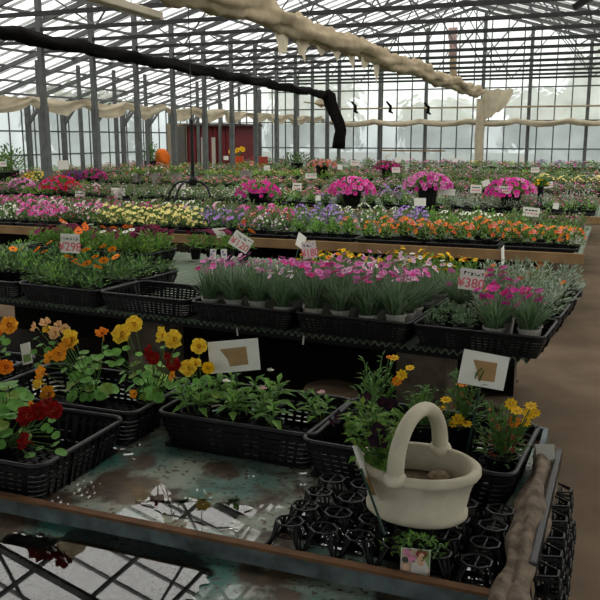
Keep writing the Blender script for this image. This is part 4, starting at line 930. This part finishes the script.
# ================================================================ THE LONG BENCHES OF BEDDING PLANTS
def bed(seed, leafm, n, L, W, rad, h, flow, nf, fr, kind, mc, potm=None):
    """one bedding plant as a single mesh: low pot, leaf mound, flowers"""
    r = random.Random(seed); b = mound(seed, rad, h, n, leafm, L, W, .05)
    b.lathe([(.001, 0), (.035, 0), (.045, .055), (.04, .055)], potm or M_BLACK, 8)
    for k in range(nf):
        d = rdir(.22, r); p = Vector((d.x*rad*.98, d.y*rad*.98, .05+d.z*h*.99)); nrm = d+Vector((0, -.55, .15))
        c = FL[flow[k % len(flow)]]
        (b.daisy if kind == 'daisy' else b.trumpet)(p, nrm, fr*r.uniform(.85, 1.15), c, EYE[mc])
    return b
BK = {}
def bk(key, name, adj, leafm, flow, nf, fr, mc='gold', kind='trumpet', n=75, L=.045, W=.02, rad=.09, h=.13, var=2):
    sd = sum(map(ord, key))*7; lm = [LF[l] for l in leafm]
    BK[key] = dict(name=name, adj=adj, near=[bed(sd+v, lm, n, L, W, rad, h, flow, int(nf*1.15), fr*.68, kind, mc) for v in range(var)],
                   far=[bed(sd+9+v, lm, n+25, L*.7, W*.75, rad, h, flow, int(nf*1.3), fr*.52, kind, mc) for v in range(var)])
bk('orange', 'orange_petunia', 'orange petunia', ['bright', 'mid', 'olive'], ['rust', 'salmon', 'orange', 'rust'], 15, .025, 'flame', h=.14)
bk('yellow', 'yellow_viola', 'pale yellow viola', ['mid', 'dust'], ['yellow'], 26, .022, 'gold', h=.13)
bk('pinkp', 'pink_petunia', 'bright pink petunia', ['mid', 'dust'], ['pink', 'hot', 'pink'], 17, .026, 'wine')
bk('whitep', 'blush_petunia', 'blush white petunia', ['mid', 'dust'], ['pale', 'white', 'blush'], 15, .024, 'wine')
bk('darkv', 'dark_viola', 'black and white viola', ['mid', 'dark'], ['black', 'black', 'pale', 'dark'], 13, .024, 'gold')
bk('purple', 'purple_viola', 'deep purple viola', ['mid', 'blue'], ['purple', 'purple', 'lavender'], 16, .024, 'gold')
bk('red', 'red_verbena', 'rose red verbena', ['mid', 'dust'], ['red', 'hot', 'salmon'], 17, .02, 'lime')
bk('lav', 'lavender_nemesia', 'lavender nemesia', ['mid', 'grey'], ['lavender', 'lavender', 'lavender', 'purple'], 30, .022, 'lime', h=.19)
bk('lavw', 'pale_lobelia', 'pale lilac lobelia', ['mid', 'grey', 'dust'], ['pale', 'white', 'lavender'], 15, .016, 'lime')
bk('green', 'green_bedding_plant', 'fresh green foliage plant', ['bright', 'mid'], ['white'], 1, .012, 'lime', n=95, L=.035, W=.016)
bk('greenl', 'green_lilac_plant', 'bushy green plant with lilac specks', ['bright', 'mid'], ['lavender', 'pale'], 5, .014, 'lime', n=90, h=.135)
bk('white', 'white_alyssum', 'white alyssum', ['mid', 'dust'], ['white'], 22, .016, 'lime')
bk('dusty', 'dusty_green_plant', 'dusty grey-green plant', ['dust', 'grey', 'olive'], ['blush', 'pink'], 3, .016, 'wine', n=85)
bk('silver', 'silver_leaf_plant', 'silver-leaved bedding plant', ['silver', 'silver', 'grey'], ['pale'], 1, .012, 'lime', n=90, L=.05)
bk('mauve', 'mauve_bedding_plant', 'muted mauve bedding plant', ['dust', 'mid', 'olive'], ['blush', 'maroon', 'pink', 'hot'], 12, .02, 'wine')
bk('salmon', 'salmon_verbena', 'salmon pink verbena', ['mid', 'dust'], ['salmon', 'salmon', 'hot'], 15, .02, 'lime')
bk('lime', 'lime_green_plant', 'lime green foliage plant', ['lime', 'bright'], ['yellow'], 3, .015, 'gold', n=85)
bk('gold', 'gold_flowered_plant', 'golden flowered plant', ['mid', 'bright'], ['gold'], 15, .02, 'gold')
bk('olive', 'bronze_foliage_plant', 'bronze and olive foliage plant', ['olive', 'dust', 'dark'], ['rust', 'maroon'], 5, .018, 'wine', n=85)
def bd_place(key, x, y, z, s, sz=1.0):
    d = BK[key]; ls = d['near' if s < 1.2 else 'far']; v = R.randrange(len(ls)); m = ls[v]
    if isinstance(m, MB):
        o = m.build(d['name']); ls[v] = o.data
    else:
        o = bpy.data.objects.new(d['name'], m); COL.objects.link(o)
    o.location = (x, y, z); o.rotation_euler = (0, 0, R.uniform(-.5, .5)); o.scale = (s, s, s*sz); return o
B3ROWS = [
 [(-99,22,'white'),(22,64,'pinkp'),(64,98,'darkv'),(98,202,'yellow'),(202,234,'purple'),(234,262,'red'),(262,292,'lavw'),(292,372,'greenl'),(372,700,'orange')],
 [(-99,22,'white'),(22,66,'pinkp'),(66,98,'whitep'),(98,202,'yellow'),(202,234,'purple'),(234,262,'salmon'),(262,292,'lavw'),(292,350,'greenl'),(350,700,'orange')],
 [(-99,24,'dusty'),(24,70,'pinkp'),(70,100,'whitep'),(100,202,'yellow'),(202,240,'purple'),(240,290,'salmon'),(290,340,'lav'),(340,395,'lavw'),(395,428,'lav'),(428,700,'green')],
 [(-99,30,'pinkp'),(30,76,'whitep'),(76,110,'pinkp'),(110,200,'yellow'),(200,250,'purple'),(250,300,'red'),(300,340,'lav'),(340,395,'green'),(395,430,'lav'),(430,700,'green')],
 [(-99,40,'dusty'),(40,110,'whitep'),(110,180,'mauve'),(180,240,'whitep'),(240,300,'pinkp'),(300,340,'green'),(340,410,'lavw'),(410,460,'green'),(460,500,'white'),(500,530,'green'),(530,700,'dusty')],
 [(-99,60,'mauve'),(60,120,'dusty'),(120,200,'white'),(200,260,'dusty'),(260,310,'green'),(310,355,'purple'),(355,430,'green'),(430,505,'white'),(505,560,'dusty'),(560,700,'mauve')],
 [(-99,60,'pinkp'),(60,120,'mauve'),(120,200,'dusty'),(200,270,'dusty'),(270,330,'green'),(330,420,'white'),(420,470,'dusty'),(470,520,'green'),(520,700,'dusty')]]
B4 = [
 [(-99,24,'dusty'),(24,60,'lime'),(60,120,'mauve'),(120,190,'lavw'),(190,250,'white'),(250,310,'green'),(310,350,'purple'),(350,450,'green'),(450,520,'silver'),(520,548,'mauve'),(548,700,'green')],
 [(-99,60,'pinkp'),(60,100,'whitep'),(100,170,'dusty'),(170,240,'lavw'),(240,290,'white'),(290,350,'green'),(350,420,'lavw'),(420,510,'silver'),(510,560,'silver'),(560,700,'mauve')],
 [(-99,80,'mauve'),(80,160,'olive'),(160,220,'dusty'),(220,300,'white'),(300,370,'pinkp'),(370,420,'purple'),(420,480,'silver'),(480,560,'mauve'),(560,700,'silver')],
 [(-99,90,'lime'),(90,180,'dusty'),(180,260,'dusty'),(260,340,'salmon'),(340,410,'lav'),(410,500,'mauve'),(500,700,'silver')],
 [(-99,120,'dusty'),(120,220,'olive'),(220,300,'green'),(300,420,'mauve'),(420,520,'dusty'),(520,700,'mauve')]]
FARKEYS = ['dusty','lime','olive','mauve','green','dusty','mauve','lavw','olive','green','salmon']
def auto_rows(n, seed, fixed={}):
    r = random.Random(seed); rows = []
    for k in range(n):
        if k in fixed: rows.append(fixed[k]); continue
        x = -99; row = []; last = None
        while x < 660:
            w_ = r.uniform(45, 120); c = r.choice([q for q in FARKEYS if q != last]); row.append((x, x+w_, c)); last = c; x += w_
        rows.append(row)
    return rows
LASTROW = [(-99,120,'lime'),(120,240,'lime'),(240,330,'green'),(330,400,'mauve'),(400,466,'pinkp'),(466,482,'gold'),(482,500,'mauve'),(500,518,'gold'),(518,536,'green'),(536,580,'purple'),(580,700,'lime')]
COLS = [(-9, y) for y in TR[:12]]+[(-11.7, y+.4) for y in TR[1:9]]
BENCH_PLAN = [('third', 6.56, .25, .165, .71, B3ROWS, 1.0, 1.0, -.30), ('fourth', 9.76, .33, .215, .71, B4, 1.35, .78, -.28),
              ('fifth', 12.9, .40, .28, .71, auto_rows(4, 31), 1.7, .62, -.28), ('sixth', 16.0, .5, .34, .71, auto_rows(4, 47, {0: [(-99,60,'lime'),(60,200,'dusty'),(200,330,'lime'),(330,420,'green'),(420,540,'mauve'),(540,700,'yellow')]}), 2.0, .55, -.28),
              ('seventh', 19.1, .62, .42, .71, auto_rows(3, 53), 2.5, .46, -.28), ('eighth', 22.3, .7, .46, .71, auto_rows(2, 61)+[LASTROW], 2.8, .52, -.2)]
for bn, y0, dy, dx, z, rows, s, sz, xr in BENCH_PLAN:
    for ri, row in enumerate(rows):
        y = y0+ri*dy; items = []; x = xr-(ri % 2)*dx*.5
        while True:
            px = frame_x((x, y, z+.15*s))
            if px < -22 or x < (-10.9 if y > 22 else -13.5): break
            key = next((k for a, b_, k in row if a <= px < b_), None)
            if key and not any(abs(x-cx) < .1+.07*s and abs(y-cy) < .1+.07*s for cx, cy in COLS): items.append((x, key))
            x -= dx
        runs = []; items.reverse()                                  # left to right
        for it in items:
            if runs and runs[-1][0] == it[1]: runs[-1][1].append(it[0])
            else: runs.append([it[1], [it[0]]])
        tot = {}; seen = {}
        for k, xs in runs: tot[k] = tot.get(k, 0)+1
        for k, xs in runs:
            for i, xx in enumerate(xs):
                j = seen[k] = seen.get(k, -1)+1
                o = bd_place(k, xx+R.uniform(-.02, .02), y+R.uniform(-.03, .03), z, s*R.uniform(.9, 1.1), sz*R.uniform(.9, 1.1))
                tag(o, f"{BK[k]['adj']}, {ordw(j)} of its kind from left, {ORD[ri]} row, {bn} bench", 'bedding plant', f"{BK[k]['adj']} row on the {bn} bench")
# black trays along the front of the third and fourth benches
b = None
for bn, y, x0, nn, W in (('third', 6.60, -.30, 11, .58), ('fourth', 9.8, -.30, 14, .62), ):
    for k in range(nn):
        x = x0-.25-k*(W+.02)
        if frame_x((x+.3, y, .75)) < -5: break
        tray((x, y, .702), 0, f'shallow black tray, {ordw(k)} from the aisle along the front of the {bn} bench', W, .30 if bn == 'third' else .36, .036)

# big flowering baskets on the fourth bench
def accent(px, py, Y, rad, h, flow, leafm, label, nf=90, potm=M_BLACK, lift=.0, fr=.042,  mc='wine', ph=.2, kind='trumpet'):
    c = at_y(px, py, Y); zb = .70; rt = tag(empty('flower_basket', (c.x, Y, zb)), label, 'flower basket')
    hh = c.z-zb
    b = MB(); pr = rad*.42; b.lathe([(.001, 0), (pr*.7, 0), (pr, max(.12, hh-.06)), (pr*1.06, max(.12, hh-.06)), (pr*1.06, max(.12, hh-.06)+.03), (pr*.9, max(.12, hh-.06)+.02), (.001, max(.12, hh-.06))], potm, 16); b.build('pot', rt)
    z0 = max(.14, hh-.06); seed = int(px); lf = mound(seed, rad*.95, h*.9, 260, [LF[l] for l in leafm], .07, .03, z0); lf.build('foliage', rt)
    r = random.Random(seed); fb = MB()
    for k in range(int(nf*1.7)):
        d = rdir(.0, r); d.z = d.z*.9-.08; p = Vector((d.x*rad, d.y*rad, z0+d.z*h+.02)); (fb.daisy if kind == 'daisy' else fb.trumpet)(p, d+Vector((0,-.4,.1)), fr*.68*r.uniform(.8, 1.15), FL[flow[k % len(flow)]], EYE[mc])
    fb.build('blossoms', rt); return rt
accent(258, 190, 9.75, .30, .20, ['hot', 'magenta', 'magenta'], ['mid', 'bright'], 'magenta petunia basket in full flower left of centre', 75)
accent(352, 188, 9.75, .30, .22, ['hot', 'pink', 'hot'], ['mid', 'dark'], 'rose pink petunia basket in the middle of the fourth bench', 100)
accent(428, 183, 9.4, .29, .20, ['pink', 'pink', 'magenta'], ['mid', 'bright'], 'pink petunia basket in a tall black pot right of centre', 100)
accent(511, 189, 9.9, .30, .21, ['magenta', 'hot', 'pink'], ['mid', 'bright'], 'purplish pink petunia basket nearest the aisle', 100)
accent(60, 189, 9.9, .30, .20, ['red', 'red', 'hot'], ['mid', 'dust'], 'scarlet petunia basket at left', 80)
accent(37, 180, 11.4, .28, .18, ['gold', 'yellow'], ['olive', 'mid'], 'yellow flowered basket in front of the thick left post', 70, fr=.03, mc='gold')
accent(73, 177, 12.2, .22, .18, ['maroon', 'purple', 'maroon'], ['dust', 'dark'], 'dark purple flowered basket behind the scarlet one', 80, fr=.035)
accent(93, 176, 12.4, .26, .20, ['maroon', 'magenta', 'maroon'], ['dust', 'dark'], 'wine coloured flowered basket right of the dark purple one', 80, fr=.035)
accent(22, 193, 9.9, .20, .15, ['pink', 'pale', 'pink'], ['mid', 'dust'], 'pale and bright pink flowered pot at far left', 45, potm=M_POTG, fr=.038)
accent(541, 182, 10.2, .09, .09, ['gold', 'gold'], ['mid'], 'little gold flowered pot right of the purplish pink basket', 16, fr=.03, mc='gold')
accent(387, 166, 16.2, .28, .17, ['maroon', 'maroon', 'hot'], ['dust', 'dark'], 'far dark pink basket above the rose pink one', 60, fr=.045)
accent(322, 164, 16.2, .32, .18, ['rust', 'blush', 'olive' if False else 'salmon'], ['olive', 'dust'], 'far dusty orange basket left of the dark pink one', 50, fr=.04)
accent(246, 168, 14.0, .30, .2, ['rust', 'blush'], ['lime', 'olive'], 'far lime green basket in a pale pot before the back corner', 20, potm=M_POTG, fr=.03)
# plain white planters far left
for i, (px, py) in enumerate(((136, 175), (156, 174), (176, 174))):
    accent(px, py-3, 12.95, .26, .16, ['blush', 'rust', 'white'], ['lime', 'dust', 'mid'], f'white window-box planter of green trailing plants, {ORD[i]} of three from left', 14, potm=M_POTG, fr=.03)
# tall leafy plants by the left wall and the corner
def shrub(px, py, Y, rad, h, leafm, label, z0=.7, flow=None):
    c = at_y(px, py, Y); rt = tag(empty('potted_shrub', (c.x, Y, .70)), label, 'shrub'); b = MB(); b.lathe([(.001,0),(.13,0),(.17,.25),(.14,.25),(.001,.23)], M_BLACK, 12); b.build('pot', rt)
    lf = mound(int(px)+3, rad, h, 260, [LF[l] for l in leafm], .11, .04, .22); lf.build('foliage', rt)
    b = MB(); b.tube([(0,0,.2),(0.02,0,.2+h*.6)], .014, M_STEM, 5); b.build('stem', rt)
    if flow:
        b = MB(); r = random.Random(int(px))
        for k in range(14): d = rdir(.3, r); b.trumpet(Vector((d.x*rad, d.y*rad, .22+d.z*h)), d+Vector((0,-.5,0)), .05, FL[flow], EYE['gold'])
        b.build('blossoms', rt)
shrub(10, 160, 12.9, .40, .55, ['dark', 'mid'], 'dark leafy shrub at the left edge in front of the wall')
shrub(150, 155, 19.6, .28, .65, ['dark', 'mid'], 'dark bushy shrub left of the orange sack')
shrub(297, 158, 19.5, .55, .30, ['dark', 'dust'], 'low dark green shrub on the seventh bench before the back gable')
shrub(4, 168, 12.2, .25, .35, ['mid', 'olive'], 'small olive shrub under the pink-topped card at left')

# black iron stand with arched legs on the fourth bench front
sp = Vector((-4.62, 8.35, 0)); rt = tag(empty('iron_stand', (sp.x, sp.y, .70)), 'black iron stand with arched legs and tall pole among the yellow violas', 'stand')
hub = Vector((0, 0, .62-.25)); hub.z = at_y(193, 182, sp.y).z-.70; off = at_y(193, 182, sp.y).x-sp.x; hub.x = off
top = Vector((off, 0, at_y(191, 120, sp.y).z-.70))
b = MB(); b.tube([hub, top], [.022, .018], M_BLACK, 8); b.tube([top, Vector((off, 0, roof_z(sp.x)-.8))], .006, M_BLACK, 5); b.build('pole', rt)
b = MB(); b.lathe([(.001,-.05),(.045,-.04),(.05,.03),(.03,.06),(.001,.06)], M_BLACK, 10); b.build('hub', rt, loc=hub)
for a, L in ((pi, .36), (-.25, .3), (-pi/2-.3, .3)):
    b = MB(); dx_, dy_ = cos(a), sin(a); pts = []
    for k in range(11):
        t = k/10; q = L*sin(t*pi/2*1.0)**.8; z = hub.z+.03*sin(pi*t)-(hub.z)*(1-cos(t*pi/2))**1.1*1.0; pts.append((hub.x+dx_*q, dy_*q, max(.0, z)))
    pts.append((pts[-1][0]-dx_*.06, pts[-1][1]-dy_*.06, .01)); b.tube(pts, .013, M_BLACK, 7); b.build('leg', rt)
b = MB(); b.tube([hub+Vector((-.16, 0, top.z-hub.z-.06)), hub+Vector((.14, 0, top.z-hub.z-.06))], .007, M_DARKSTEEL, 5); b.build('cross_bar', rt)
